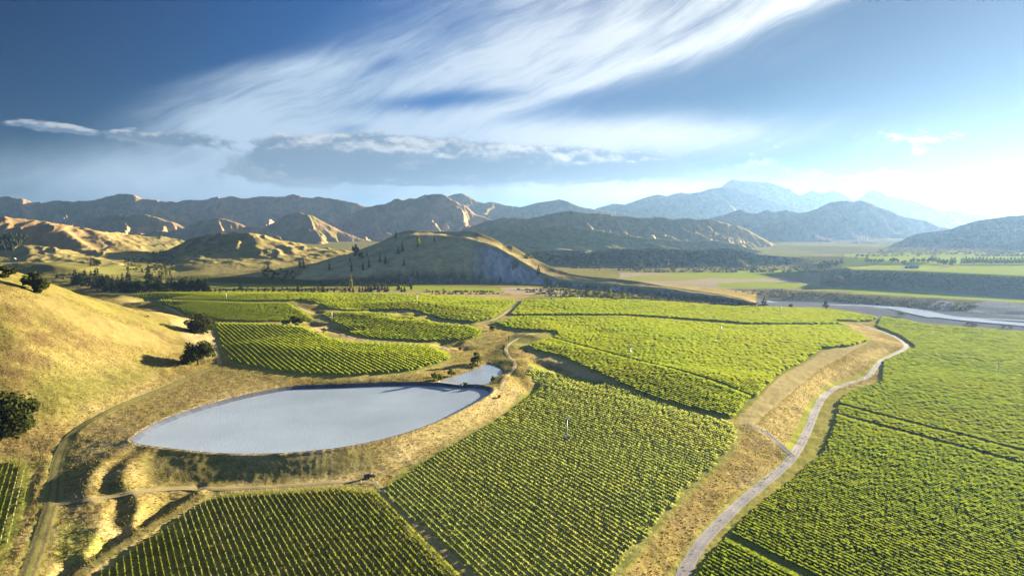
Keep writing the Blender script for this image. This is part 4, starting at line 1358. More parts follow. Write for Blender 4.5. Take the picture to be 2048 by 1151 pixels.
LH = [
    # brown crest at the back, and its shaded hollow
    [(-160, 440, 2300), (-60, 446, 2320), (0, 429, 2350), (20, 427, 2350), (35, 431, 2350), (60, 437, 2340), (90, 441, 2330), (105, 443, 2300)],
    [(-160, 470, 2150), (-40, 468, 2150), (10, 458, 2170), (40, 460, 2160), (62, 470, 2120), (72, 486, 2050), (78, 500, 1990)],
    [(-20, 445, 2240), (8, 444, 2260), (22, 448, 2230), (30, 455, 2200)],
    # golden spur B running down to the right, spur C beside it, hollow between
    [(105, 443, 2300), (118, 446, 2240), (135, 459, 2160), (152, 471, 2090), (170, 484, 2020), (200, 498, 1940), (235, 511, 1860), (270, 522, 1790), (300, 535, 1720)],
    [(108, 447, 2240), (113, 462, 2160), (120, 480, 2070), (132, 498, 1970), (140, 506, 1930)],
    [(88, 443, 2290), (82, 452, 2210), (80, 462, 2150), (84, 474, 2090), (92, 484, 2040), (104, 497, 1980)],
    [(150, 498, 1930), (185, 512, 1830), (225, 524, 1740), (270, 533, 1660)],
    # yellow green knoll in front
    [(-160, 500, 1850), (-60, 505, 1850), (0, 497, 1860), (25, 487, 1890), (52, 482, 1900), (80, 485, 1890), (105, 494, 1850), (140, 503, 1800), (170, 510, 1750), (210, 517, 1690), (250, 525, 1640)],
    [(-160, 530, 1640), (0, 522, 1680), (60, 512, 1720), (110, 518, 1680), (160, 523, 1630), (220, 531, 1570), (270, 540, 1520)],
    [(66, 496, 1830), (84, 506, 1775), (100, 513, 1730)],
    [(44, 492, 1850), (60, 505, 1780)],
    # brown ridge behind the spur, with its own shaded face
    [(105, 443, 2420), (130, 448, 2400), (150, 455, 2350), (176, 455, 2330), (195, 462, 2270), (220, 470, 2210), (240, 480, 2150), (262, 492, 2080), (285, 503, 2010), (310, 517, 1930)],
    [(140, 462, 2210), (165, 480, 2110), (195, 494, 2010), (232, 507, 1920), (268, 518, 1840)],
    [(176, 455, 2480), (210, 460, 2480), (245, 468, 2460), (270, 478, 2400), (300, 492, 2300), (322, 505, 2200)],
    [(255, 503, 1960), (275, 512, 1900), (300, 524, 1830)],
    # gully mouth
    [(338, 470, 2800), (332, 490, 2400), (326, 508, 2150), (322, 522, 1950), (326, 536, 1750), (335, 546, 1560)],
    [(-160, 560, 1380), (0, 556, 1400), (100, 553, 1420), (200, 550, 1440), (300, 552, 1420), (420, 552, 1420), (600, 550, 1440), (720, 552, 1420)],
    # hill with the dark left face
    [(330, 511, 2080), (340, 500, 2080), (358, 487, 2080), (382, 473, 2080), (410, 464, 2080), (440, 460, 2080), (470, 460.5, 2080), (499, 460, 2070), (520, 463, 2090), (545, 471, 2120), (575, 478, 2140), (610, 486, 2150), (640, 492, 2140), (680, 497, 2120), (740, 505, 2080)],
    [(499, 460, 2060), (490, 470, 2000), (478, 482, 1940), (455, 492, 1890), (425, 502, 1840), (395, 510, 1800), (366, 518, 1750)],
    [(372, 490, 1990), (390, 498, 1930), (372, 508, 1860), (350, 520, 1780), (345, 530, 1700)],
    [(520, 475, 1985), (528, 488, 1910), (520, 499, 1850), (505, 507, 1800), (470, 512, 1770)],
    [(545, 471, 2090), (556, 480, 2010), (574, 489, 1940), (600, 496, 1880), (640, 503, 1820), (690, 509, 1780)],
    [(566, 493, 1880), (590, 503, 1820), (630, 512, 1760), (690, 520, 1700)],
    [(600, 487, 2080), (625, 494, 2000), (660, 500, 1940), (720, 508, 1880)],
    [(470, 500, 1845), (492, 492, 1860), (515, 490, 1850), (540, 500, 1790), (575, 509, 1740), (610, 516, 1690), (660, 524, 1640)],
    # pale terrace and its front bank
    [(345, 534, 1590), (372, 525, 1630), (410, 521, 1650), (460, 520, 1650), (520, 522, 1630), (560, 527, 1590), (600, 533, 1550), (650, 540, 1500)],
    [(372, 519, 1725), (420, 513, 1755), (470, 513, 1745), (520, 515, 1720), (570, 521, 1670)],
    [(345, 545, 1500), (400, 538, 1520), (470, 536, 1530), (540, 538, 1520), (600, 545, 1480), (680, 550, 1450)],
]
LH_BACK = []
for (px, Y, zz) in ((-160, 2700, -30), (-60, 2750, -30), (60, 2750, -30), (160, 2800, -30), (260, 2800, -30), (338, 3000, -30), (420, 2500, -25), (500, 2500, -25), (600, 2500, -25), (760, 2450, -25), (-160, 1350, -20), (300, 1380, -20), (760, 1380, -20), (760, 1700, -14), (760, 2000, -14)):
    LH_BACK.append(((px - 1024) / F * Y, Y, zz))


def lh_noise(x, y, z):
    r = ridged((x + 0.6 * y + 40 * fbm(x / 120, y / 120, 2, 402)) / 75, (y - 0.6 * x) / 260, 3, 401)
    up = sstep(z, 0, 30)
    return -(1 - r) * 9.0 * up + fbm(x / 40, y / 40, 4, 405) * 3.5 * sstep(z, -5, 20)


_cd = cover_dry(95, 0.06, 13)


def lh_cover(x, y, z, T):
    c, r = _cd(x, y, z, T)
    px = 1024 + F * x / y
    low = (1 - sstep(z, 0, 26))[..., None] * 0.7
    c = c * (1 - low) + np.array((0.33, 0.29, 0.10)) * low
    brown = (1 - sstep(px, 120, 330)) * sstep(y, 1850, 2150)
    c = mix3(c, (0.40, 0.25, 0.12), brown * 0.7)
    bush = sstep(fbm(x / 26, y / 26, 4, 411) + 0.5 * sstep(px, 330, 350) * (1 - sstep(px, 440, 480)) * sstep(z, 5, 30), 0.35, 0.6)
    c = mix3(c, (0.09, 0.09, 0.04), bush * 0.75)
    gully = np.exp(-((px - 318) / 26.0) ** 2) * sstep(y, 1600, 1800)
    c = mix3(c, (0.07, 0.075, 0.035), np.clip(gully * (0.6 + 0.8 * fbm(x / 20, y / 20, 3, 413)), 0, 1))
    return c, np.full(x.shape, 0.7)


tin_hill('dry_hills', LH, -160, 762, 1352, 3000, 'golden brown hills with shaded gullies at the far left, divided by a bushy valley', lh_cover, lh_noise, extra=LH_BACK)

# flat topped hill in the middle: crest, cliff edge and foot read from the photograph
cols = np.arange(430, 1513, 2.2)
m_sky = [(430, 566, 1560), (480, 556, 1560), (540, 549, 1570), (580, 541, 1580), (620, 530, 1600), (660, 517, 1620), (700, 507, 1630), (740, 493, 1640), (770, 482, 1640), (795, 468, 1640), (812, 464, 1640), (830, 463.5, 1630), (870, 465, 1620), (910, 465.5, 1600), (940, 464.5, 1580), (955, 466, 1560), (965, 471, 1550), (985, 478, 1540), (1005, 489, 1520), (1024, 493, 1500), (1060, 514, 1460), (1100, 533, 1400), (1140, 547, 1350), (1180, 553, 1310), (1230, 557, 1270), (1280, 563, 1230), (1330, 572, 1190), (1400, 582, 1140), (1450, 589, 1100), (1490, 598, 1060), (1512, 606, 1045)]
m_edge = [(430, 570, 1500), (540, 556, 1490), (620, 538, 1500), (700, 516, 1520), (795, 476, 1550), (830, 468, 1560), (900, 472, 1530), (940, 478, 1500), (965, 486, 1480), (1000, 497, 1450), (1020, 510, 1420), (1050, 527, 1380), (1090, 549, 1330), (1120, 559, 1300), (1160, 563, 1270), (1200, 566, 1240), (1280, 573, 1190), (1350, 579, 1150), (1400, 586, 1110), (1450, 592, 1075), (1490, 600, 1048), (1512, 606.5, 1043)]
m_mid = [(430, 576, 1400), (540, 566, 1380), (620, 556, 1370), (700, 548, 1360), (800, 535, 1370), (900, 530, 1380), (960, 532, 1375), (1000, 540, 1365), (1050, 556, 1330), (1090, 568, 1290), (1160, 577, 1235), (1280, 586, 1165), (1400, 596, 1090), (1490, 604, 1040), (1512, 607, 1041)]
m_base = [(430, 584, 1300), (540, 580, 1290), (700, 576, 1285), (800, 575, 1290), (900, 575, 1300), (1000, 576, 1300), (1060, 582, 1280), (1160, 590, 1210), (1280, 598, 1140), (1400, 606, 1075), (1490, 609, 1032), (1512, 608, 1039)]
skyl, edgl, midl, basl = (line_at(q, cols) for q in (m_sky, m_edge, m_mid, m_base))
backl = skyl * (1 + 260 / skyl[:, 1])[:, None]
backl[:, 2] = -25
footl = basl * (1 - 30 / basl[:, 1])[:, None]
footl[:, 2] = np.minimum(basl[:, 2], -8) - 14


def mesa_noise(x, y, z, T):
    px, _, _ = project(np.stack([x.ravel(), y.ravel(), z.ravel()], 1))
    px = px.reshape(x.shape)
    cliff = sstep(px, 900, 1000) * (1 - sstep(px, 1480, 1540)) * np.clip((T - 1.95) * 2.2, 0, 1)
    g = (1 - ridged(x / 25 + 0.3 * fbm(x / 30, y / 30, 2, 9), y / 160, 3, 301)) * 20 * cliff
    low = (1 - ridged(x / 22, y / 70, 3, 305)) * 9 * sstep(px, 640, 760) * np.clip((T - 2.8) * 2, 0, 1)
    soft = fbm(x / 60, y / 60, 3, 307) * 3.0 * np.clip(np.abs(T - 1) * 3, 0, 1)
    return -g - low + soft


def mesa_cover(x, y, z, T):
    px, _, _ = project(np.stack([x.ravel(), y.ravel(), z.ravel()], 1))
    px = px.reshape(x.shape)
    n = fbm(x / 30, y / 30, 4, 311)
    n2 = fbm(x / 9, y / 9, 3, 313)
    c = np.empty(x.shape + (3,))
    c[:] = (0.52, 0.45, 0.22)
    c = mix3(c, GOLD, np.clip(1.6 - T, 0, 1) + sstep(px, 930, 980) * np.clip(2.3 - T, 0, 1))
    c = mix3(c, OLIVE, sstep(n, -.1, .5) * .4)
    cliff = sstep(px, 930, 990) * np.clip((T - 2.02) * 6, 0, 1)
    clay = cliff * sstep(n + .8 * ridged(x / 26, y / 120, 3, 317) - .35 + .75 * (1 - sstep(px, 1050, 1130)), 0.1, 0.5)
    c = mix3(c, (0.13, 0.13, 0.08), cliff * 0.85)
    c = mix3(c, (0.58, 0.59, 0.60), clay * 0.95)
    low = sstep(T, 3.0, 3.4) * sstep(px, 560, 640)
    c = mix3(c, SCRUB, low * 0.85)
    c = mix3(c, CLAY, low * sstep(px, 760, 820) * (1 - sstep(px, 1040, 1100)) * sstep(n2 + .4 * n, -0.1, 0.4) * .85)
    return c, np.full(x.shape, 0.8)


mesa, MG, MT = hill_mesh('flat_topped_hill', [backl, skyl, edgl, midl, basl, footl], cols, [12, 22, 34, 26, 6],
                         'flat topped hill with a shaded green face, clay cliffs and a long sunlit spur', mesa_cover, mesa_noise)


# ------------------------------------------------------------------ where a sight line first meets the land
_all = np.concatenate(SURF)
_px, _py, _dp = project(_all)
_ok = (_px > -400) & (_px < 2450) & (_py > 330) & (_py < 1250) & (_dp > 1)
_idx = np.nonzero(_ok)[0]
_o = _idx[np.argsort(-_dp[_idx])]
_BW = 4
_zb = np.full((240, 720), -1, dtype=np.int64)
_bi = ((_py[_o] - 320) / _BW).astype(int)
_bj = ((_px[_o] + 420) / _BW).astype(int)
_zb[np.clip(_bi, 0, 239), np.clip(_bj, 0, 719)] = _o


def land_pt(px, py):
    """front-most land surface near this place in the photograph (vertex buffer lookup)"""
    if py > 612 or GYY.max() < 1:
        return ground_pt(px, py)
    bi, bj = int((py - 320) / _BW), int((px + 420) / _BW)
    best = None
    for i in range(bi - 2, bi + 3):
        for j in range(bj - 2, bj + 3):
            if 0 <= i < 240 and 0 <= j < 720:
                k = _zb[i, j]
                if k >= 0:
                    d = math.hypot(_px[k] - px, _py[k] - py) + 0.004 * _dp[k]
                    if best is None or d < best[0]:
                        best = (d, k)
    if best is None:
        return ground_pt(px, py)
    P = _all[best[1]]
    Y = P[1]
    dd = ray(px, py)
    return (dd[0] / dd[1] * Y, Y, float(P[2]))


# ------------------------------------------------------------------ air: one closed box of thin even haze
def build_haze():
    me = MB()
    x0, x1, y0, y1, z0, z1 = -34000, 34000, -600, 30000, -75, 700
    me.box(((x0 + x1) / 2, (y0 + y1) / 2, (z0 + z1) / 2), (x1 - x0, y1 - y0, z1 - z0))
    m = bpy.data.materials.new('haze')
    m.use_nodes = True
    nt = NT(m.node_tree)
    nt.n.clear()
    out = nt.new('ShaderNodeOutputMaterial')
    v = nt.new('ShaderNodeVolumePrincipled')
    v.inputs['Color'].default_value = HAZE_COL
    v.inputs['Density'].default_value = HAZE_DEN
    v.inputs['Anisotropy'].default_value = HAZE_G
    nt.l.new(v.outputs[0], out.inputs['Volume'])
    o = me.build('haze', m)
    kind(o, 'stuff', 'thin bluish haze filling the valley air')


HAZE_COL = (0.23, 0.42, 0.74, 1.0)
HAZE_DEN = 4.5e-5
HAZE_G = 0.5
build_haze()
# ------------------------------------------------------------------ water, roads and tracks
def water_mat(name, col, rough=0.12, bump=0.5, scale=0.9):
    m = bpy.data.materials.new(name)
    m.use_nodes = True
    nt = NT(m.node_tree)
    b = nt.n['Principled BSDF']
    pos = nt.new('ShaderNodeNewGeometry').outputs['Position']
    b.inputs['IOR'].default_value = 1.333
    b.inputs['Specular IOR Level'].default_value = 0.6
    big = nt.noise(pos, 0.02, 3.0)
    nt.l.new(nt.mix(big, tuple(0.72 * q for q in col), tuple(1.2 * q for q in col)), b.inputs['Base Color'])  # water's own tint, paled so the colour also carries sky reflection
    nt.l.new(nt.ramp(big, 0.3, 0.7, rough * 0.7, rough * 1.4), b.inputs['Roughness'])
    mp = nt.new('ShaderNodeMapping')
    nt.l.new(pos, mp.inputs['Vector'])
    mp.inputs['Rotation'].default_value = (0, 0, 0.5)
    mp.inputs['Scale'].default_value = (1.0, 2.2, 1.0)
    bn = nt.new('ShaderNodeBump')
    bn.inputs['Strength'].default_value = bump
    bn.inputs['Distance'].default_value = 0.6
    h = nt.m('ADD', nt.noise(mp.outputs[0], scale, 4.0, 0.6), nt.m('MULTIPLY', nt.noise(mp.outputs[0], scale * 3.3, 3.0), 0.5))
    nt.l.new(h, bn.inputs['Height'])
    nt.l.new(bn.outputs[0], b.inputs['Normal'])
    return m


def flat_poly(name, ring, z, mat, label):
    me = bpy.data.meshes.new(name)
    c = ring.mean(0)
    me.from_pydata([(p[0], p[1], z) for p in ring], [], [tuple(range(len(ring)))])
    me.update()
    o = link(name, me, mat)
    if me.polygons[0].normal.z < 0:
        me.flip_normals()
    kind(o, 'structure', label)
    return o


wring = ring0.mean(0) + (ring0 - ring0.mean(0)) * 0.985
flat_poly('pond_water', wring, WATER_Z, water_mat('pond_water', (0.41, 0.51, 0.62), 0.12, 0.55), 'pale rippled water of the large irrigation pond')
_s = ring2 - ring2.mean(0)
flat_poly('stream_pond_water', ring2.mean(0) + _s * 1.01, P2Z - 0.15, water_mat('stream_water', (0.34, 0.44, 0.56), 0.10, 0.3), 'bright water of the small stream pond behind the dam')


def ribbon(name, pts, width, mat, label, off=0.14, step=2.5, cross=5, fixed_z=None, taper=0.0):
    P = [ground_pt(*q)[:2] if fixed_z is None else at_z(q[0], q[1], fixed_z)[:2] for q in dense(smooth_line(list(pts), 3), 8)]
    P = np.array(P)
    seg = np.hypot(*np.diff(P, axis=0).T)
    s = np.concatenate([[0], np.cumsum(seg)])
    n = max(3, int(s[-1] / step))
    ss = np.linspace(0, s[-1], n)
    C = np.stack([np.interp(ss, s, P[:, 0]), np.interp(ss, s, P[:, 1])], 1)
    for _ in range(3):
        C[1:-1] = (C[:-2] + 2 * C[1:-1] + C[2:]) / 4
    T = np.gradient(C, axis=0)
    T /= np.linalg.norm(T, axis=1)[:, None] + 1e-9
    N = np.stack([T[:, 1], -T[:, 0]], 1)
    wv = (width if not isinstance(width, tuple) else np.interp(np.linspace(0, 1, n), [0, 1], width)) * np.ones(n)
    wv = wv * (1 + 0.10 * fbm(ss / 9.0, ss * 0 + 3.3, 2, 77))
    V, A = [], []
    tt = np.linspace(-1, 1, cross)
    for k in range(n):
        for t in tt:
            V.append((C[k, 0] + N[k, 0] * t * wv[k] / 2, C[k, 1] + N[k, 1] * t * wv[k] / 2))
            A.append(t)
    V = np.array(V)
    z = hgt(V[:, 0], V[:, 1]) + off if fixed_z is None else np.full(len(V), fixed_z)
    if fixed_z is None:
        zz = z.reshape(n, cross)
        zz[:] = np.maximum(zz, zz.mean(1)[:, None] - 0.05)
        z = zz.ravel() - 0.10 * (np.abs(np.array(A)) > 0.99)
    ii, jj = np.meshgrid(np.arange(n - 1), np.arange(cross - 1), indexing='ij')
    a = (ii * cross + jj).ravel()
    me = np_mesh(name, np.column_stack([V, z]), np.stack([a, a + 1, a + cross + 1, a + cross], 1), True, {'across': np.array(A)})
    o = link(name, me, mat)
    if me.polygons[0].normal.z < 0:
        me.flip_normals()
    kind(o, 'structure', label)
    return o


def road_mat(name, wheel, mid, edge, rut=0.5):
    m = bpy.data.materials.new(name)
    m.use_nodes = True
    nt = NT(m.node_tree)
    b = nt.n['Principled BSDF']
    b.inputs['Roughness'].default_value = 0.9
    b.inputs['Specular IOR Level'].default_value = 0.2
    pos = nt.new('ShaderNodeNewGeometry').outputs['Position']
    t = nt.m('ABSOLUTE', nt.new('ShaderNodeAttribute', attribute_name='across').outputs['Fac'])
    nz = nt.m('MULTIPLY', nt.m('SUBTRACT', nt.noise(pos, 0.5, 4.0), 0.5), 0.9)
    tw = nt.m('ADD', t, nz)
    c = nt.mix(nt.ramp(nt.m('ABSOLUTE', nt.m('SUBTRACT', tw, rut)), 0.12, 0.30), wheel, mid)
    c = nt.mix(nt.ramp(tw, 0.78, 1.05), c, edge)
    n = nt.m('ADD', 0.7, nt.m('MULTIPLY', nt.noise(pos, 1.3, 4.0, 0.65), 0.6))
    nt.l.new(nt.scale_col(c, n), b.inputs['Base Color'])
    bn = nt.new('ShaderNodeBump')
    bn.inputs['Distance'].default_value = 0.12
    nt.l.new(nt.noise(pos, 2.0, 4.0), bn.inputs['Height'])
    nt.l.new(bn.outputs[0], b.inputs['Normal'])
    return m


GRAVEL = road_mat('gravel', (0.21, 0.215, 0.24), (0.25, 0.25, 0.26), (0.26, 0.24, 0.12), 0.45)
DIRT = road_mat('dirt_track', (0.36, 0.29, 0.17), (0.27, 0.25, 0.08), (0.30, 0.27, 0.09), 0.5)
GRASSY = road_mat('grassy_track', (0.17, 0.13, 0.06), (0.24, 0.24, 0.06), (0.27, 0.23, 0.07), 0.55)
PALE = road_mat('pale_track', (0.47, 0.38, 0.23), (0.42, 0.36, 0.17), (0.34, 0.30, 0.10), 0.45)

ribbon('gravel_road', [(1355, 1175), (1365, 1151), (1390, 1100), (1438, 1047), (1500, 988), (1556, 945), (1588, 913), (1612, 870), (1634, 812), (1654, 783), (1695, 766), (1735, 756), (1748, 738), (1760, 722), (1790, 707), (1816, 695), (1806, 682), (1780, 668), (1745, 657), (1722, 650)],
       (4.9, 3.9), GRAVEL, 'grey gravel road winding between the grass bank and the right vineyard')
ASPH = road_mat('dark_gravel', (0.10, 0.11, 0.13), (0.13, 0.14, 0.15), (0.2, 0.18, 0.1), 0.45)
ribbon('side_road', [(1498, 848), (1512, 852), (1535, 868), (1560, 890), (1580, 908), (1588, 914)], 4.0, ASPH, 'short dark road cutting through the grass bank to the gravel road')
ribbon('farm_track', [(440, 728), (380, 754), (330, 775), (250, 806), (180, 841), (140, 871), (119, 908), (110, 950), (106, 1000), (92, 1040), (78, 1090), (55, 1151), (40, 1190)], 5.0, GRASSY, 'rutted grass track curving along the foot of the hill')
ribbon('farm_track', [(104, 1008), (150, 1004), (200, 996), (250, 987), (310, 978), (385, 975), (450, 978), (560, 972), (640, 966), (700, 962), (752, 966)], 3.4, DIRT, 'dirt track running along the foot of the dam')
ribbon('vineyard_lane', [(748, 962), (760, 976), (800, 1018), (850, 1066), (900, 1112), (945, 1153), (980, 1185)], 3.4, DIRT, 'narrow lane between the two bottom vineyard blocks')
ribbon('farm_track', [(1046, 600), (1028, 614), (1008, 628), (985, 640), (960, 646), (930, 648), (905, 646), (870, 639), (842, 628), (820, 622), (780, 622)], 4.0, PALE, 'pale track along the far vineyards above the hollow')
ribbon('farm_track', [(640, 655), (668, 660), (692, 672), (730, 680), (800, 684), (850, 687), (880, 692), (900, 700)], 3.2, PALE, 'pale track between the two striped vineyard blocks')
ribbon('farm_track', [(1112, 664), (1058, 666), (1020, 684), (1010, 698), (1016, 712), (1030, 724), (1030, 736), (1012, 752), (1002, 768), (1004, 780)], 3.0, PALE, 'pale track winding above the small stream pond')
ribbon('farm_track', [(330, 612), (352, 622), (378, 640), (404, 650), (424, 664), (430, 690), (436, 712), (440, 728)], 3.4, PALE, 'pale track along the hill beside the left vineyards')
ribbon('farm_track', [(560, 604), (590, 610), (612, 622), (640, 632), (662, 636)], 2.6, PALE, 'pale track beside the fan in the middle distance')
ribbon('river', [(1500, 597), (1540, 606), (1580, 608), (1640, 610), (1700, 611.5), (1750, 612.5), (1790, 615), (1830, 620), (1860, 627), (1880, 632), (1960, 641), (2048, 648), (2200, 664)], (34, 34), water_mat('river', (0.55, 0.60, 0.66), 0.10, 0.2), 'pale braided river running through the grey shingle bed', step=8, fixed_z=-31.3)
ribbon('river', [(1770, 613.5), (1800, 620), (1840, 629), (1864, 634)], (10, 12), bpy.data.materials['river'], 'thin side channel of the river across the shingle', step=8, fixed_z=-31.2)
ribbon('river', [(1880, 630), (1940, 636), (2048, 640), (2200, 652)], (9, 10), bpy.data.materials['river'], 'thin far channel of the river under the cliffs', step=8, fixed_z=-31.2)

# pond liner: welded sheets laid over the crest
LINERS = [simple_mat('pond_liner', c, 0.4, 0.0, 0.12, 0.4, 0.5) for c in ((0.085, 0.10, 0.13), (0.065, 0.078, 0.10), (0.105, 0.12, 0.15))]
ro, ri = inset_ring(3.2)
_seg = np.hypot(*(np.roll(ro, -1, 0) - ro).T)
_cum = np.concatenate([[0], np.cumsum(_seg)])
RO, RI = np.vstack([ro, ro[:1]]), np.vstack([ri, ri[:1]])
_oo, _ = inset_ring(-0.5)
_, rout = inset_ring(-0.5)
ROUT = np.vstack([rout, rout[:1]])
liner = bpy.data.objects.new('pond_liner', None)
liner.location = (_cen[0], _cen[1], RIM_Z)
COL.objects.link(liner)
tag(liner, 'dark plastic sheet lining the sloping edge of the large pond', 'pond liner')
N_PAN = 84


def ringpt(R, s):
    return np.array([np.interp(s, _cum, R[:, 0]), np.interp(s, _cum, R[:, 1])])


for k in range(N_PAN):
    s0, s1 = _cum[-1] * k / N_PAN, _cum[-1] * (k + 1) / N_PAN
    V, Fc = [], []
    m = 4
    lift = 0.02 * random.random()
    for i in range(m + 1):
        s = s0 + (s1 - s0) * i / m
        a, b, c = ringpt(ROUT, s), ringpt(RO, s), ringpt(RI, s)
        for (p, z) in ((a, RIM_Z - 0.30), (b, RIM_Z - 0.06), (b * .5 + c * .5, (RIM_Z + WATER_Z) / 2 - 0.1), (c, WATER_Z - 0.35)):
            V.append((p[0] - _cen[0], p[1] - _cen[1], z + lift - RIM_Z))
    for i in range(m):
        for j in range(3):
            q = i * 4 + j
            Fc.append((q, q + 1, q + 5, q + 4))
    # the raised weld along one side of the sheet
    nb = len(V)
    s = s0 + 0.25
    for (R, z) in ((RO, RIM_Z + 0.06), (RI, WATER_Z - 0.15)):
        for ds in (-0.16, 0.16):
            p = ringpt(R, (s + ds) % _cum[-1])
            V.append((p[0] - _cen[0], p[1] - _cen[1], z - RIM_Z))
    Fc.append((nb, nb + 1, nb + 3, nb + 2))
    me = bpy.data.meshes.new('liner_sheet')
    me.from_pydata(V, [], Fc)
    me.update()
    if me.polygons[0].normal.z < 0:
        me.flip_normals()
    link('liner_sheet', me, random.choice(LINERS), liner)
# ------------------------------------------------------------------ vine rows
VINE = leaf_mat('vine_leaves', (0.108, 0.15, 0.022), (0.195, 0.225, 0.034), 0.45, 0.30, 2.2, (0.20, 0.165, 0.035))
VINE_THIN = leaf_mat('young_vine_leaves', (0.125, 0.16, 0.04), (0.205, 0.215, 0.06), 0.45, 0.30, 2.2, (0.24, 0.17, 0.05))
VINE_GREY = leaf_mat('pale_vine_leaves', (0.155, 0.195, 0.075), (0.235, 0.26, 0.105), 0.5, 0.30, 2.2, (0.26, 0.19, 0.07))
VINE_DEEP = leaf_mat('deep_green_vine_leaves', (0.078, 0.118, 0.02), (0.15, 0.182, 0.03), 0.42, 0.30, 2.2, (0.16, 0.14, 0.03))
POST = simple_mat('trellis_post', (0.42, 0.40, 0.36), 0.8, 0.0, 0.1, 2.0)
BLOCK_STYLE = {   # height, width, leaves per metre (near), label of its rows, group
    'A': (1.8, 0.65, 2.0, 'leafy green vine row in the wide vineyard right of the gravel road', 'vine rows right of the gravel road'),
    'B': (1.0, 0.36, 3.5, 'thin yellow green vine row between the dam and the grass bank', 'vine rows between the dam and the grass bank'),
    'C': (1.3, 0.3, 4.5, 'thin vine row with pale posts below the dam, left of the narrow lane', 'vine rows below the dam'),
    'D': (1.3, 0.3, 4.5, 'vine row with pale posts in the small corner block beside the farm track', 'vine rows in the bottom left corner block'),
    'E': (1.9, 0.6, 1.0, 'dark green vine row in the striped block behind the large pond', 'vine rows in the striped block behind the pond'),
    'F': (2.0, 1.0, 0, 'vine row in the striped block above the pale track', 'vine rows in the upper striped block'),
    'G': (1.9, 0.9, 0, 'vine row in the bright green block beside the hill', 'vine rows beside the hill'),
    'H': (2.0, 1.0, 0, 'vine row in the far block before the tree line', 'vine rows in the far left block'),
    'I': (2.0, 0.8, 0.8, 'yellow green vine row on the wide rolling block in the middle', 'vine rows on the middle block'),
    'L': (2.2, 2.2, 0, 'pale vine row beyond the tree line', 'vine rows beyond the tree line'),
    'K': (2.0, 1.0, 0, 'vine row in the bright strip before the river', 'vine rows in the strip before the river'),
}
LANES_A = [(1677, 811), (1700, 838), (1560, 1128)]


def row_lines(key):
    b = BLOCKS[key]
    poly = np.array([ground_pt(*q)[:2] for q in dense(b['poly'] + [b['poly'][0]], 25)])
    e1 = np.array(ROW_DIR[:])
    e2 = np.array([e1[1], -e1[0]])
    s, c = poly @ e1, poly @ e2
    sp = b.get('sp', 2.4 if key == 'B' else 2.1 if key in 'ACD' else 2.8)
    lanes = [np.array(ground_pt(*q)[:2]) @ e2 for q in (LANES_A if key == 'A' else [(1235, 712)] if key == 'I' else [])]
    rows = []
    c0 = math.ceil(c.min() / sp) * sp
    while c0 < c.max():
        if not any(abs(c0 - q) < 2.0 for q in lanes):
            xs = []
            for i in range(len(s) - 1):
                a, bb = c[i], c[i + 1]
                if (a > c0) != (bb > c0):
                    t = (c0 - a) / (bb - a)
                    xs.append(s[i] + (s[i + 1] - s[i]) * t)
            xs.sort()
            for u, v in zip(xs[::2], xs[1::2]):
                if v - u > 8:
                    rows.append((c0, u + random.uniform(.2, 1.6), v - random.uniform(.2, 1.6)))
        c0 += sp
    return rows, e1, e2


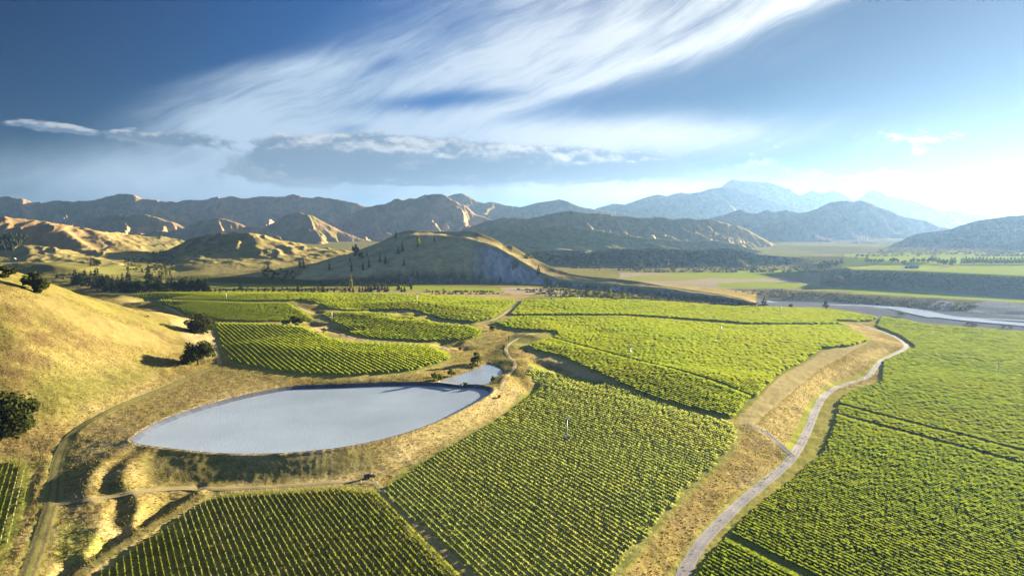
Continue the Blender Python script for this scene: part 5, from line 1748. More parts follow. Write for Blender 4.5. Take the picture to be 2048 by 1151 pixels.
def row_mesh_data(key, c0, u, v, e1, e2):
    H_, W_, leaves = BLOCK_STYLE[key][:3]
    mid = e1 * (u + v) / 2 + e2 * c0
    # cut to what the picture (and a step to its side) can see
    ss = np.arange(u, v, 4.0)
    P = ss[:, None] * e1 + c0 * e2
    px, py, dp = project(np.column_stack([P, np.zeros(len(P))]))
    ok = (px > -160) & (px < 2210) & (py < 1235) & (P[:, 1] > 172)
    if ok.sum() < 3:
        return None
    u, v = ss[ok].min(), ss[ok].max()
    near = math.hypot(*(P[ok][np.argmin(np.hypot(P[ok][:, 0], P[ok][:, 1]))]))
    meand = np.hypot(P[ok][:, 0], P[ok][:, 1])
    score = float(np.sum(4.0 * H_ * F * F / meand ** 2 * ((px[ok] > 0) & (px[ok] < 2048) & (py[ok] < 1151))))
    # spacing of the leaf wall's stations grows with distance
    st = [u]
    while st[-1] < v:
        r = math.hypot(*(e1 * st[-1] + e2 * c0))
        st.append(st[-1] + min(3.2, max(0.75, 0.75 * (r / 330) ** 1.5)))
    st = np.array(st)
    n = len(st)
    C = st[:, None] * e1 + c0 * e2
    r = np.hypot(C[:, 0], C[:, 1])
    z = hgt(C[:, 0], C[:, 1])
    g = RNG
    vig = 1 + (0.18 if key == 'A' else 0.08) * fbm(C[:, 0] / 18, C[:, 1] / 18, 2, 501)
    jit = 0.5 if key in 'IKHGEF' else 0.75
    hh = H_ * vig * (1 + g.normal(0, 0.11 * jit, n))
    gap = g.random(n) < (0.16 if key == 'B' else 0.34 if key in 'CD' else 0.03)
    hh = np.where(gap, hh * (0.35 if key in 'BCD' else 0.55), hh)
    thick = False
    prof = [(-.5, .28), (-.95, .68), (0, 1.0), (.95, .68), (.5, .28)] if thick else [(0.25, .30), (-.7, .64), (0.5, .86), (-0.2, 1.0)]
    K = len(prof)
    V = np.empty((n, K, 3))
    for k, (o, h) in enumerate(prof):
        off = o * W_ / 2 * (1 + g.normal(0, 0.28 * jit, n)) + g.normal(0, 0.07, n)
        V[:, k, 0] = C[:, 0] + e2[0] * off
        V[:, k, 1] = C[:, 1] + e2[1] * off
        V[:, k, 2] = z + hh * h * (1 + g.normal(0, 0.06, n))
    a = (np.arange(n - 1)[:, None] * K + np.arange(K - 1)[None, :]).ravel()
    Fq = np.stack([a, a + 1, a + K + 1, a + K], 1)
    V = V.reshape(-1, 3)
    if leaves > 0:
        L = (v - u)
        lam = leaves * min(1.0, (300 / near) ** 1.2)
        m = int(L * lam)
        if m > 0:
            sc = g.uniform(u, v, m)
            # fewer on the distant part of a long row
            rr = np.hypot(*(sc[:, None] * e1 + c0 * e2).T)
            sc = sc[g.random(m) < np.clip((330 / rr) ** 2, 0.1, 1)]
            m = len(sc)
            ang = g.uniform(0, 2 * math.pi, m)
            cx = np.cos(ang) * W_ * 0.55
            cz = (0.66 + 0.36 * np.sin(ang)) * H_ * (1 + g.normal(0, .08, m))
            ctr = np.column_stack([sc[:, None] * e1 + (c0 + cx)[:, None] * e2, hgt(*(sc[:, None] * e1 + c0 * e2).T) + cz])
            t1 = g.normal(0, 1, (m, 3))
            t1 /= np.linalg.norm(t1, axis=1)[:, None]
            t2 = np.cross(t1, g.normal(0, 1, (m, 3)))
            t2 /= np.linalg.norm(t2, axis=1)[:, None]
            sz = g.uniform(.16, .36, m)[:, None]
            Q = np.stack([ctr - t1 * sz, ctr + t2 * sz * .7, ctr + t1 * sz, ctr - t2 * sz * .7], 1).reshape(-1, 3)
            b = len(V) + np.arange(m) * 4
            Fq = np.vstack([Fq, np.stack([b, b + 1, b + 2, b + 3], 1)])
            V = np.vstack([V, Q])
    posts = None
    if key in 'BCD' and near < 330:
        ps = np.arange(u, v, 6.0)
        base = ps[:, None] * e1 + c0 * e2
        base = base[np.hypot(base[:, 0], base[:, 1]) < 360]
        if len(base):
            zz = hgt(base[:, 0], base[:, 1])
            w = 0.07
            PV = []
            for (dx, dy) in ((-w, -w), (w, -w), (w, w), (-w, w)):
                for zt in (-0.2, 1.75):
                    PV.append(np.column_stack([base + [dx, dy], zz + zt]))
            PV = np.stack(PV, 1).reshape(-1, 3)
            b = np.arange(len(base))[:, None] * 8
            q = np.array([(0, 2, 3, 1), (2, 4, 5, 3), (4, 6, 7, 5), (6, 0, 1, 7), (1, 3, 5, 7)])
            posts = (PV, (b[:, :, None] + q[None]).reshape(-1, 4))
    return score, V, Fq, posts, near


_rows = []
for key in BLOCKS:
    rl, e1, e2 = row_lines(key)
    for (c0, u, v) in rl:
        d = row_mesh_data(key, c0, u, v, e1, e2)
        if d is not None:
            _rows.append((d[0], key, d[1], d[2], d[3]))
_rows.sort(key=lambda q: -q[0])
print('vine rows', len(_rows), 'tris', sum(len(q[3]) * 2 for q in _rows))
rest_v, rest_f, rest_m, nb = [], [], [], 0
for i, (score, key, V, Fq, posts) in enumerate(_rows):
    if i < 296:
        c = V.mean(0)
        c[2] = V[:, 2].min()
        o = link('vine_row', np_mesh('vine_row', V - c, Fq, False), VINE_DEEP if key == 'A' else VINE_GREY if key == 'B' else VINE_THIN if key in 'CD' else VINE, loc=tuple(c))
        tag(o, BLOCK_STYLE[key][3], 'vine row', BLOCK_STYLE[key][4])
        if posts is not None:
            p = link('trellis_post', np_mesh('trellis_post', posts[0] - c, posts[1], False), POST, o)
            p['kind'] = 'stuff'
    else:
        rest_v.append(V)
        rest_f.append(Fq + nb)
        rest_m.append(np.full(len(Fq), {'A': 1, 'B': 2, 'C': 3, 'D': 3}.get(key, 0), dtype=np.int32))
        nb += len(V)
if rest_v:
    o = link('vines', np_mesh('vines', np.vstack(rest_v), np.vstack(rest_f), False), VINE)
    for q in (VINE_DEEP, VINE_GREY, VINE_THIN):
        o.data.materials.append(q)
    o.data.polygons.foreach_set('material_index', np.concatenate(rest_m))
    kind(o, 'stuff', 'distant vine rows covering the vineyard blocks up to the tree line and the river')
# ------------------------------------------------------------------ trees
LEAF_DARK = leaf_mat('dark_leaves', (0.030, 0.042, 0.013), (0.055, 0.066, 0.018), 0.25, 0.25, 1.5, (0.07, 0.06, 0.02))
LEAF_WILLOW = leaf_mat('willow_leaves', (0.075, 0.10, 0.02), (0.13, 0.14, 0.03), 0.4, 0.4, 2.0, (0.12, 0.11, 0.03))
NEEDLE = leaf_mat('conifer_needles', (0.022, 0.032, 0.014), (0.042, 0.05, 0.02), 0.15, 0.12, 0.8, (0.05, 0.045, 0.02))
POPLAR = leaf_mat('poplar_leaves', (0.10, 0.12, 0.03), (0.17, 0.17, 0.05), 0.35, 0.2, 1.0, (0.16, 0.14, 0.05))
REDDISH = leaf_mat('reddish_leaves', (0.14, 0.06, 0.03), (0.2, 0.09, 0.04), 0.3, 0.4, 2.0, (0.2, 0.1, 0.05))
BARK = simple_mat('bark', (0.11, 0.085, 0.06), 0.95, 0.0, 0.2, 6.0, 0.1)


def quads_mesh(name, ctr, t1, t2, mat):
    V = np.stack([ctr - t1, ctr + t2, ctr + t1, ctr - t2], 1).reshape(-1, 3)
    a = np.arange(len(ctr)) * 4
    me = np_mesh(name, V, np.stack([a, a + 1, a + 2, a + 3], 1), False)
    me.materials.append(mat)
    return me


def unit(v):
    return v / (np.linalg.norm(v, axis=1)[:, None] + 1e-9)


def broad_crown(n, seed, mat, z0=0.12, clumps=16, leaf=0.05):
    """unit crown: height 1, half width 0.5"""
    g = np.random.default_rng(seed)
    c = unit(g.normal(0, 1, (clumps, 3))) * (g.random(clumps)[:, None] ** 0.4) * np.array([0.36, 0.36, 0.36])
    c[:, 2] += 0.43 + z0 / 2
    r = g.uniform(0.12, 0.2, clumps)
    k = g.integers(0, clumps, n)
    d = unit(g.normal(0, 1, (n, 3)))
    p = c[k] + d * (r[k] * (0.65 + 0.45 * g.random(n)))[:, None]
    p[:, 2] = np.maximum(p[:, 2], z0 * .5)
    nrm = unit(d + 0.8 * g.normal(0, 1, (n, 3)))
    t1 = unit(np.cross(nrm, g.normal(0, 1, (n, 3))))
    t2 = np.cross(nrm, t1)
    s = g.uniform(0.6, 1.3, n)[:, None] * leaf
    return quads_mesh('crown', p, t1 * s, t2 * s * 0.8, mat)


def conifer_crown(levels, per, seed, mat, z0=0.1, power=0.85, wid=0.5):
    g = np.random.default_rng(seed)
    P, A, B = [], [], []
    for i in range(levels):
        z = z0 + (1 - z0) * (i / levels) ** 0.95
        R = wid * (1 - z) ** power * g.uniform(0.7, 1.15) + 0.015
        for j in range(per):
            a = 2 * math.pi * (j + g.random()) / per + i * 1.3
            L = R * g.uniform(0.65, 1.15)
            d = np.array([math.cos(a), math.sin(a), -0.28 * g.random() - 0.02])
            P.append(np.array([0, 0, z]) + d * L * 0.55)
            A.append(d * L * 0.55)
            s = np.cross(d, [0, 0, 1]) + np.array([0, 0, g.normal(0, 0.5)])
            B.append(s / np.linalg.norm(s) * (0.10 * L + 0.03))
    return quads_mesh('crown', np.array(P), np.array(A), np.array(B), mat)


def column_crown(n, seed, mat):
    g = np.random.default_rng(seed)
    z = g.uniform(0.08, 1.0, n)
    R = 0.42 * np.sin(np.pi * np.clip(z, .05, .98) ** 0.75) ** 0.6
    a = g.uniform(0, 2 * math.pi, n)
    q = R * g.uniform(0.5, 1.05, n)
    p = np.column_stack([np.cos(a) * q, np.sin(a) * q, z])
    t1 = unit(np.column_stack([g.normal(0, .3, n), g.normal(0, .3, n), np.ones(n)])) * np.array([1, 1, 0.5])
    t2 = unit(np.cross(t1, g.normal(0, 1, (n, 3))))
    s = g.uniform(0.06, 0.13, n)[:, None]
    return quads_mesh('crown', p, t1 * s, t2 * s * 1.1, mat)


def trunk_mesh(r, h, limbs=4, seed=0):
    mb = MB()
    g = random.Random(seed)
    mb.tube((0, 0, -0.06), (g.uniform(-.01, .01), g.uniform(-.01, .01), h), r, r * .55, 7)
    for i in range(limbs):
        a = i * 2.4 + g.random()
        mb.tube((0, 0, h * .75), (math.cos(a) * .22, math.sin(a) * .22, h + g.uniform(.18, .34)), r * .5, r * .15, 5)
    me = mb.mesh('trunk', True)
    me.materials.append(BARK)
    return me


PROTO = {}


def make_proto(key, crown, trunk):
    PROTO[key] = (crown, trunk)


for i in range(3):
    make_proto('broad%d' % i, broad_crown(3600, 40 + i, LEAF_DARK, 0.0, 30, 0.034), trunk_mesh(0.03, 0.42, 5, i))
    make_proto('round%d' % i, broad_crown(520, 50 + i, LEAF_DARK, 0.0, 12, 0.075), trunk_mesh(0.03, 0.4, 3, i))
    make_proto('willow%d' % i, broad_crown(700, 60 + i, LEAF_WILLOW, 0.04, 12, 0.06), trunk_mesh(0.03, 0.4, 3, i))
    make_proto('conifer%d' % i, conifer_crown(22, 8, 70 + i, NEEDLE), trunk_mesh(0.025, 0.5, 0, i))
    make_proto('pine%d' % i, conifer_crown(15, 8, 90 + i, NEEDLE, 0.22, 0.5, 0.55), trunk_mesh(0.03, 0.6, 0, i))
    make_proto('poplar%d' % i, column_crown(260, 80 + i, POPLAR), trunk_mesh(0.03, 0.5, 0, i))
make_proto('red0', broad_crown(260, 99, REDDISH, 0.04, 9, 0.08), trunk_mesh(0.03, 0.4, 2, 3))

_tn = 0


def tree(px, py, hpx, wpx, sort, name, label, cat='tree', group=None, ground_at=None):
    global _tn
    _tn += 1
    P = ground_at or land_pt(px, py)
    sc = math.hypot(P[1], CAM_H - P[2]) / F
    H_, W_ = hpx * sc * 1.12, wpx * sc * 1.22
    k = sort if sort in PROTO else sort + str(_tn % 3)
    o = link(name, None, loc=(P[0], P[1], P[2] - 0.02 * H_), rz=random.uniform(0, 6.28))
    o.scale = (W_, W_, H_)
    tag(o, label, cat, group)
    crown, trunk = PROTO[k]
    link('crown', crown, None, o)
    link('trunk', trunk, None, o)
    return o


ORD = ['first', 'second', 'third', 'fourth', 'fifth', 'sixth', 'seventh', 'eighth', 'ninth', 'tenth', 'eleventh', 'twelfth', 'thirteenth', 'fourteenth', 'fifteenth', 'sixteenth', 'seventeenth', 'eighteenth', 'nineteenth', 'twentieth']
TENS = {2: 'twenty', 3: 'thirty', 4: 'forty'}


def nth(i):
    i += 1
    if i <= 20:
        return ORD[i - 1]
    t, u = divmod(i, 10)
    return (TENS[t] + '-' + ORD[u - 1]) if u else TENS[t][:-1] + 'ieth'


tree(24, 868, 92, 92, 'broad', 'broadleaf_tree', 'large dark round tree cut by the picture edge beside the farm track')
tree(396, 729, 50, 62, 'broad', 'broadleaf_tree', 'round dark tree casting a long shadow on the hill above the farm track')
tree(402, 666, 40, 58, 'broad', 'broadleaf_tree', 'dark spreading tree between the hill and the striped vineyard block')
tree(76, 583, 46, 50, 'round', 'broadleaf_tree', 'bushy dark tree on the crest of the grass hill')
tree(12, 556, 27, 38, 'round', 'broadleaf_tree', 'small dark tree at the picture edge on the grass hill crest')
tree(592, 651, 21, 23, 'round', 'broadleaf_tree', 'small round dark tree at the top of the striped vineyard block')
tree(571, 650, 11, 17, 'round', 'shrub', 'low dark shrub next to the small round tree above the striped block', 'shrub')
tree(955, 729, 26, 27, 'willow', 'broadleaf_tree', 'rounded green tree at the head of the small stream pond')
for px, py, h, w, lab in ((868, 761, 19, 13, 'upright pale green shrub on the left shore of the stream pond, outermost'), (880, 762, 17, 11, 'narrow green shrub close beside the outermost one on the stream pond shore'),
                          (903, 753, 17, 18, 'wide green shrub on the stream pond shore below the rounded tree'), (988, 766, 16, 14, 'dark shrub on the right shore of the stream pond'),
                          (930, 772, 9, 10, 'tiny green shrub on the strip between the two ponds'), (946, 733, 8, 22, 'low green shrub at the foot of the rounded tree by the stream pond')):
    tree(px, py, h, w, 'willow', 'shrub', lab, 'shrub', 'shrubs round the stream pond')
tree(986, 661, 11, 15, 'willow', 'shrub', 'pale green shrub in the hollow above the stream valley', 'shrub')
tree(920, 701, 10, 10, 'red0', 'shrub', 'small reddish shrub in the shaded bank above the stream pond', 'shrub')
tree(1018, 680, 9, 4, 'poplar', 'shrub', 'slim pale sapling in the shaded stream valley', 'shrub')
tree(647, 664, 9, 13, 'willow', 'shrub', 'pale shrub at the foot of the hollow beside the striped block', 'shrub')
tree(822, 641, 7, 8, 'red0', 'shrub', 'brownish shrub in the shaded bank under the far pale track', 'shrub')
tree(998, 796, 9, 10, 'red0', 'shrub', 'dark reddish bush on the sunny outer slope of the dam', 'shrub')

mesa_trees = [(792, 478, 15, 6, 'conifer'), (607, 537, 21, 7, 'conifer'), (600, 536, 12, 6, 'poplar'), (659, 539, 18, 7, 'conifer'), (703, 544, 21, 6, 'conifer'), (726, 538, 20, 6, 'conifer'), (738, 533, 22, 7, 'conifer'),
              (722, 514, 13, 11, 'round'), (712, 512, 26, 14, 'round'), (734, 514, 11, 5, 'conifer'), (760, 523, 18, 6, 'conifer'), (771, 528, 20, 7, 'conifer'), (805, 503, 22, 9, 'conifer'), (796, 506, 16, 7, 'conifer'),
              (836, 496, 21, 8, 'poplar'), (869, 483, 13, 6, 'conifer'), (808, 533, 15, 6, 'conifer'), (700, 521, 10, 4, 'conifer'), (536, 538, 15, 10, 'conifer'), (552, 516, 9, 8, 'conifer')]
mesa_trees.sort()
for i, (px, py, h, w, s) in enumerate(mesa_trees):
    nm = {'conifer': 'conifer', 'poplar': 'poplar_tree', 'round': 'broadleaf_tree'}[s]
    look = {'conifer': 'slim dark conifer', 'poplar': 'pale slender tree', 'round': 'dark bushy tree'}[s]
    tree(px, py, h, w, s, nm, '%s on the shaded face of the flat topped hill, %s from the left' % (look, nth(i)), 'tree', 'trees on the face of the flat topped hill')
tree(1077, 548, 17, 11, 'conifer', 'conifer', 'single dark conifer on the edge of the sunlit spur above the cliff')

rg = random.Random(5)
belt = []
for px in range(150, 420, 7):
    lo = 553 + (px - 100) * 0.105 if px < 250 else 573
    belt.append((px + rg.uniform(-3, 3), min(584, lo + rg.uniform(2, 11) + (px > 215) * 5), rg.uniform(18, 32), rg.uniform(14, 22), rg.choice(['conifer', 'pine', 'round', 'conifer'])))
for px, h in ((258, 44), (298, 50), (320, 38), (306, 34), (246, 34), (345, 28), (384, 26), (398, 24), (214, 30), (226, 28)):
    belt.append((px, 581, h, h * .5, 'conifer'))
belt.sort()
for i, (px, py, h, w, s) in enumerate(belt):
    nm = 'broadleaf_tree' if s == 'round' else 'conifer'
    look = {'conifer': 'pointed dark conifer', 'pine': 'bushy dark pine', 'round': 'rounded dark tree'}[s]
    tree(px, py, h, w, s, nm, '%s in the thick belt behind the grass hill, %s from the left' % (look, nth(i)), 'tree', 'trees in the belt behind the grass hill')

row = [(440, 9), (452, 8), (468, 9), (481, 15), (492, 8), (504, 9), (516, 12), (530, 9), (546, 13), (560, 8), (574, 9), (587, 9), (596, 17), (604, 8), (612, 9), (623, 10), (629, 11), (637, 8), (646, 15), (655, 8), (668, 8), (691, 12), (699, 10), (706, 10), (719, 12), (725, 11), (731, 13), (737, 17), (743, 15), (750, 16), (757, 14), (764, 15), (770, 12), (775, 14), (797, 15), (803, 11), (809, 12), (822, 10)]
for i, (px, h) in enumerate(row):
    s = 'conifer' if h > 10 else rg.choice(['round', 'conifer'])
    tree(px, 582 + rg.uniform(-.8, .8), h, h * rg.uniform(.5, .75), s, 'broadleaf_tree' if s == 'round' else 'conifer', '%s dark %s in the tree line beyond the far vineyards, %s from the left' % ('tall' if h > 13 else 'small', 'conifer' if s == 'conifer' else 'bushy tree', nth(i)), 'tree', 'tree line beyond the far vineyards')
tree(702, 581, 27, 7, 'poplar', 'poplar_tree', 'tall pale poplar standing out of the tree line below the flat topped hill')
for i, (px, py, h, w, s) in enumerate([(182, 530, 12, 8, 'conifer'), (189, 530, 15, 9, 'conifer'), (196, 530, 13, 9, 'round')]):
    tree(px, py, h, w, s, 'conifer' if s == 'conifer' else 'broadleaf_tree', '%s tree of the little dark clump on the pale flat below the golden spur' % ['leftmost', 'middle', 'rightmost'][i], 'tree', 'little clump on the pale flat')
for px, py, h, w, s, lab in ((258, 522, 13, 5, 'conifer', 'thin conifer on the toe of the golden spur'), (170, 551, 13, 7, 'conifer', 'small dark conifer rising just behind the grass hill crest'), (182, 552, 12, 7, 'conifer', 'second small conifer behind the grass hill crest, right of its twin'),
                             (325, 553, 19, 6, 'poplar', 'pale poplar by the gully mouth, left one of three'), (333, 552, 18, 6, 'poplar', 'pale poplar by the gully mouth, middle one of three'), (341, 552, 14, 5, 'poplar', 'pale poplar by the gully mouth, right one of three')):
    tree(px, py, h, w, s, 'conifer' if s == 'conifer' else 'poplar_tree', lab)

for px, py, h, w, s, lab in ((1528, 614, 19, 14, 'pine', 'dark pine at the end of the cliff spur above the river'), (1651, 617, 15, 13, 'pine', 'rounded dark tree on the vineyard edge above the river'), (1582, 614, 7, 9, 'round', 'small dark bush on the vineyard edge above the river'),
                             (1802, 632, 10, 14, 'willow', 'flat topped pale tree on the edge above the river channel'), (1219, 597, 18, 10, 'poplar', 'grey green tree under the cliff behind the bright vineyard strip, left one'), (1246, 598, 15, 11, 'poplar', 'grey green tree under the cliff behind the bright vineyard strip, right one'),
                             (1172, 593, 10, 8, 'conifer', 'small dark conifer under the cliff behind the fan')):
    tree(px, py, h, w, s, 'shrub' if h < 8 else ('conifer' if s in ('pine', 'conifer') else 'broadleaf_tree'), lab, 'shrub' if h < 8 else 'tree')
for i, (px, py) in enumerate([(1936, 649), (1944, 650), (1951, 651), (2008, 656), (2020, 657)]):
    tree(px, py, 6, 10, 'red0', 'shrub', 'reddish bush on the cliff edge above the river, %s from the left' % nth(i), 'shrub', 'reddish bushes on the river edge')

terr = [(1733, 525, 13, 8, 'pine'), (1741, 525, 7, 8, 'round'), (1750, 525, 7, 7, 'round'), (1757, 525, 7, 7, 'round'), (1764, 525, 7, 7, 'round'), (1785, 525, 9, 10, 'round'), (1794, 525, 8, 8, 'round'), (1808, 525, 8, 10, 'round'), (1822, 525, 6, 7, 'round'), (1827, 524, 10, 7, 'pine'), (1836, 525, 7, 8, 'round'),
        (1847, 525, 8, 9, 'round'), (1857, 525, 10, 9, 'round'), (1864, 525, 13, 9, 'pine'), (1871, 525, 11, 8, 'pine'), (1878, 526, 13, 9, 'pine'), (1886, 526, 11, 9, 'round'), (1893, 526, 10, 9, 'round'), (1902, 533, 18, 10, 'pine'), (1909, 526, 13, 8, 'pine')]
for i, (px, py, h, w, s) in enumerate(terr):
    tree(px, py, h, w, s, 'conifer' if s == 'pine' else 'broadleaf_tree', '%s tree on the far river terrace by the farm buildings, %s from the left' % ('tall' if h > 10 else 'low bushy', nth(i)), 'tree', 'trees on the far river terrace')
for i, px in enumerate(range(1924, 2120, 7)):
    tree(px, 526 + (px - 1924) * .012, rg.uniform(11, 15), 9, 'pine', 'conifer', 'shelterbelt pine on the far river terrace, %s from the left end' % nth(i), 'tree', 'shelterbelt on the far river terrace')
for i, (px, py, h) in enumerate([(1640, 540, 15), (1648, 537, 15), (1656, 534, 13), (1664, 532, 12), (1673, 530, 11), (1683, 528, 10)]):
    tree(px, py, h, 10, 'pine', 'conifer', 'dark pine on the slope where the valley road comes down, %s from the left' % nth(i), 'tree', 'pines above the valley road')


# ------------------------------------------------------------------ uncountable growth: bush, woodland, tussocks
def front_points(poly, n, seed):
    """random land points that show inside this outline of the photograph"""
    g = np.random.default_rng(seed)
    poly = np.array(poly, dtype=float)
    out = []
    tries = 0
    while len(out) < n and tries < n * 12:
        tries += 1
        x = g.uniform(poly[:, 0].min(), poly[:, 0].max())
        y = g.uniform(poly[:, 1].min(), poly[:, 1].max())
        if in_poly(np.array([x]), np.array([y]), poly)[0]:
            out.append(land_pt(x, y))
    return np.array(out)


def bush_cloud(name, polys, mat, label, size=(2, 5), tall=1.0, cone=False, seed=1, leaves=7):
    g = np.random.default_rng(seed)
    P = np.concatenate([front_points(p, n, seed + 7 * i) for i, (p, n) in enumerate(polys)])
    n = len(P)
    s = g.uniform(size[0], size[1], n)
    if cone:
        m = 5
        V, Fc = [], []
        a0 = g.uniform(0, 6.28, n)
        rings = []
        for zz, rr in ((0.0, 0.42), (0.45, 0.30)):
            for j in range(m):
                a = a0 + 2 * math.pi * j / m
                q = rr * s * g.uniform(.75, 1.25, n)
                rings.append(np.column_stack([P[:, 0] + np.cos(a) * q, P[:, 1] + np.sin(a) * q, P[:, 2] + s * tall * zz]))
        rings.append(np.column_stack([P[:, 0], P[:, 1], P[:, 2] + s * tall]))
        V = np.stack(rings, 1).reshape(-1, 3)
        b = np.arange(n)[:, None] * 11
        tri = []
        for j in range(m):
            k = (j + 1) % m
            tri += [(j, k, 5 + k), (j, 5 + k, 5 + j), (5 + j, 5 + k, 10)]
        Fq = (b[:, :, None] + np.array(tri)[None]).reshape(-1, 3)
        me = np_mesh(name, V, Fq, False)
    else:
        k = leaves
        d = unit(g.normal(0, 1, (n * k, 3)))
        d[:, 2] = np.abs(d[:, 2]) * tall
        c = np.repeat(P, k, 0) + d * np.repeat(s, k)[:, None] * 0.42
        nr = unit(d + 0.5 * g.normal(0, 1, d.shape))
        t1 = unit(np.cross(nr, g.normal(0, 1, d.shape)))
        t2 = np.cross(nr, t1)
        q = (np.repeat(s, k) * g.uniform(.25, .5, n * k))[:, None]
        me = quads_mesh(name, c, t1 * q, t2 * q, mat)
    o = link(name, me, mat)
    kind(o, 'stuff', label)
    return o


BUSH = leaf_mat('bush_leaves', (0.055, 0.062, 0.022), (0.10, 0.10, 0.035), 0.2, 0.1, 0.7, (0.09, 0.07, 0.03))
TERRBUSH = leaf_mat('terrace_bush_leaves', (0.10, 0.115, 0.055), (0.16, 0.17, 0.085), 0.2, 0.1, 0.7, (0.13, 0.12, 0.06))
BROWNBUSH = leaf_mat('brown_bush_leaves', (0.13, 0.105, 0.065), (0.19, 0.15, 0.085), 0.2, 0.1, 0.7, (0.12, 0.08, 0.04))
bush_cloud('scrub', [([(1030, 580), (1100, 575), (1180, 582), (1300, 588), (1400, 594), (1500, 604), (1530, 614), (1400, 606), (1250, 596), (1100, 592)], 700),
                     ([(640, 566), (760, 562), (830, 566), (820, 574), (640, 574)], 160),
                     ([(840, 581), (990, 582), (1000, 588), (900, 588), (850, 586)], 90), ([(430, 577), (560, 577), (690, 577), (690, 583), (430, 584)], 200)],
           BUSH, 'dark scrub along the stream and over the cliff foot of the flat topped hill', (2, 5), seed=31)
bush_cloud('scrub', [([(1460, 580), (1560, 580), (1700, 590), (1850, 602), (1960, 610), (1930, 622), (1850, 618), (1700, 604), (1560, 596)], 500),
                     ([(1640, 572), (1680, 545), (1800, 546), (1950, 552), (2048, 558), (2120, 566), (2120, 592), (2048, 586), (1900, 578), (1760, 570)], 700)],
           BROWNBUSH, 'brown scrub covering the banks between the river terraces', (2, 4), seed=41)
bush_cloud('woodland', [([(1040, 512), (1180, 508), (1300, 500), (1480, 502), (1560, 516), (1680, 525), (1640, 545), (1500, 545), (1300, 545), (1150, 535)], 1300)],
           TERRBUSH, 'dark woodland on the bank beyond the valley fields', (4, 9), tall=1.1, seed=51, leaves=6)
bush_cloud('woodland', [([(1700, 515), (1760, 500), (1830, 470), (1900, 462), (1960, 443), (2048, 433), (2120, 428), (2120, 500), (2000, 508), (1850, 510)], 1500), ([(1950, 512), (2010, 490), (2048, 480), (2120, 476), (2120, 512)], 500)],
           BROWNBUSH, 'brown woodland covering the dark hills at the right', (4, 10), tall=1.0, seed=61, leaves=6)
bush_cloud('woodland', [([(0, 478), (30, 474), (55, 478), (50, 486), (20, 500), (0, 502)], 130), ([(-100, 480), (0, 478), (0, 502), (-100, 510)], 80)],
           NEEDLE, 'dark pine plantation on the slope at the far left', (8, 13), tall=1.6, cone=True, seed=71)
bush_cloud('scrub', [([(245, 520), (280, 512), (320, 525), (330, 545), (290, 548), (255, 540)], 120), ([(100, 548), (200, 556), (260, 566), (250, 582), (200, 582), (140, 565)], 200), ([(300, 500), (330, 498), (360, 520), (345, 545), (320, 540)], 110),
                     ([(520, 535), (600, 545), (600, 558), (530, 560)], 60)],
           BUSH, 'dark bush in the gully mouths behind the grass hill', (3, 7), tall=1.1, seed=81)

# dry tussocks on the near slopes
def tussocks(n, mask, mat, name, label, hgt_rng, seed):
    g = np.random.default_rng(seed)
    ii, jj = np.nonzero(mask)
    # even density on the ground: weight by cell area
    dr = np.gradient(GY)[ii] * GYY[ii, jj]
    k = g.choice(len(ii), n, p=dr / dr.sum())
    y = GY[ii[k]] + g.uniform(-.5, .5, n) * np.gradient(GY)[ii[k]]
    u = GU[jj[k]] + g.uniform(-.5, .5, n) * (GU[1] - GU[0])
    x = u * y
    z = hgt(x, y)
    V, m = [], 3
    h = g.uniform(*hgt_rng, n)
    for j in range(m):
        a = g.uniform(0, 6.28, n)
        w = h * g.uniform(.35, .7, n)
        lean = g.normal(0, .3, (n, 2)) * h[:, None]
        V.append(np.column_stack([x + np.cos(a) * w, y + np.sin(a) * w, z - .08]))
        V.append(np.column_stack([x - np.cos(a) * w, y - np.sin(a) * w, z - .08]))
        V.append(np.column_stack([x + lean[:, 0], y + lean[:, 1], z + h]))
    V = np.stack(V, 1).reshape(-1, 3)
    Fq = (np.arange(n)[:, None, None] * 9 + np.array([(0, 1, 2), (3, 4, 5), (6, 7, 8)])[None]).reshape(-1, 3)
    o = link(name, np_mesh(name, V, Fq, False), mat)
    kind(o, 'stuff', label)


TUSS = leaf_mat('dry_grass', (0.25, 0.195, 0.07), (0.38, 0.30, 0.12), 0.35, 0.25, 1.5, (0.20, 0.15, 0.06))
_dry = (_vine_soft < 0.2) & (ROUGH > 0.65) & (GYY < 560) & (_gpx > -150) & (_gpx < 2200) & ~in_poly(GX, GYY, ring0) & ~in_poly(GX, GYY, ring2) & ~in_poly(_gpx, _gpy, [(285, 900), (430, 908), (620, 905), (740, 885), (760, 940), (640, 962), (430, 975), (285, 972)])
tussocks(36000, _dry, TUSS, 'dry_grass', 'tufts of dry grass on the hill, the dam and the banks', (0.18, 0.55), 91)

# ------------------------------------------------------------------ frost fans
WHITE = simple_mat('white_steel', (0.78, 0.78, 0.76), 0.45, 0.2, 0.04, 2.0)
CONC = simple_mat('concrete', (0.42, 0.41, 0.38), 0.9, 0.0, 0.1, 3.0)
ENG = simple_mat('engine_casing', (0.30, 0.27, 0.22), 0.6, 0.2, 0.1, 3.0)


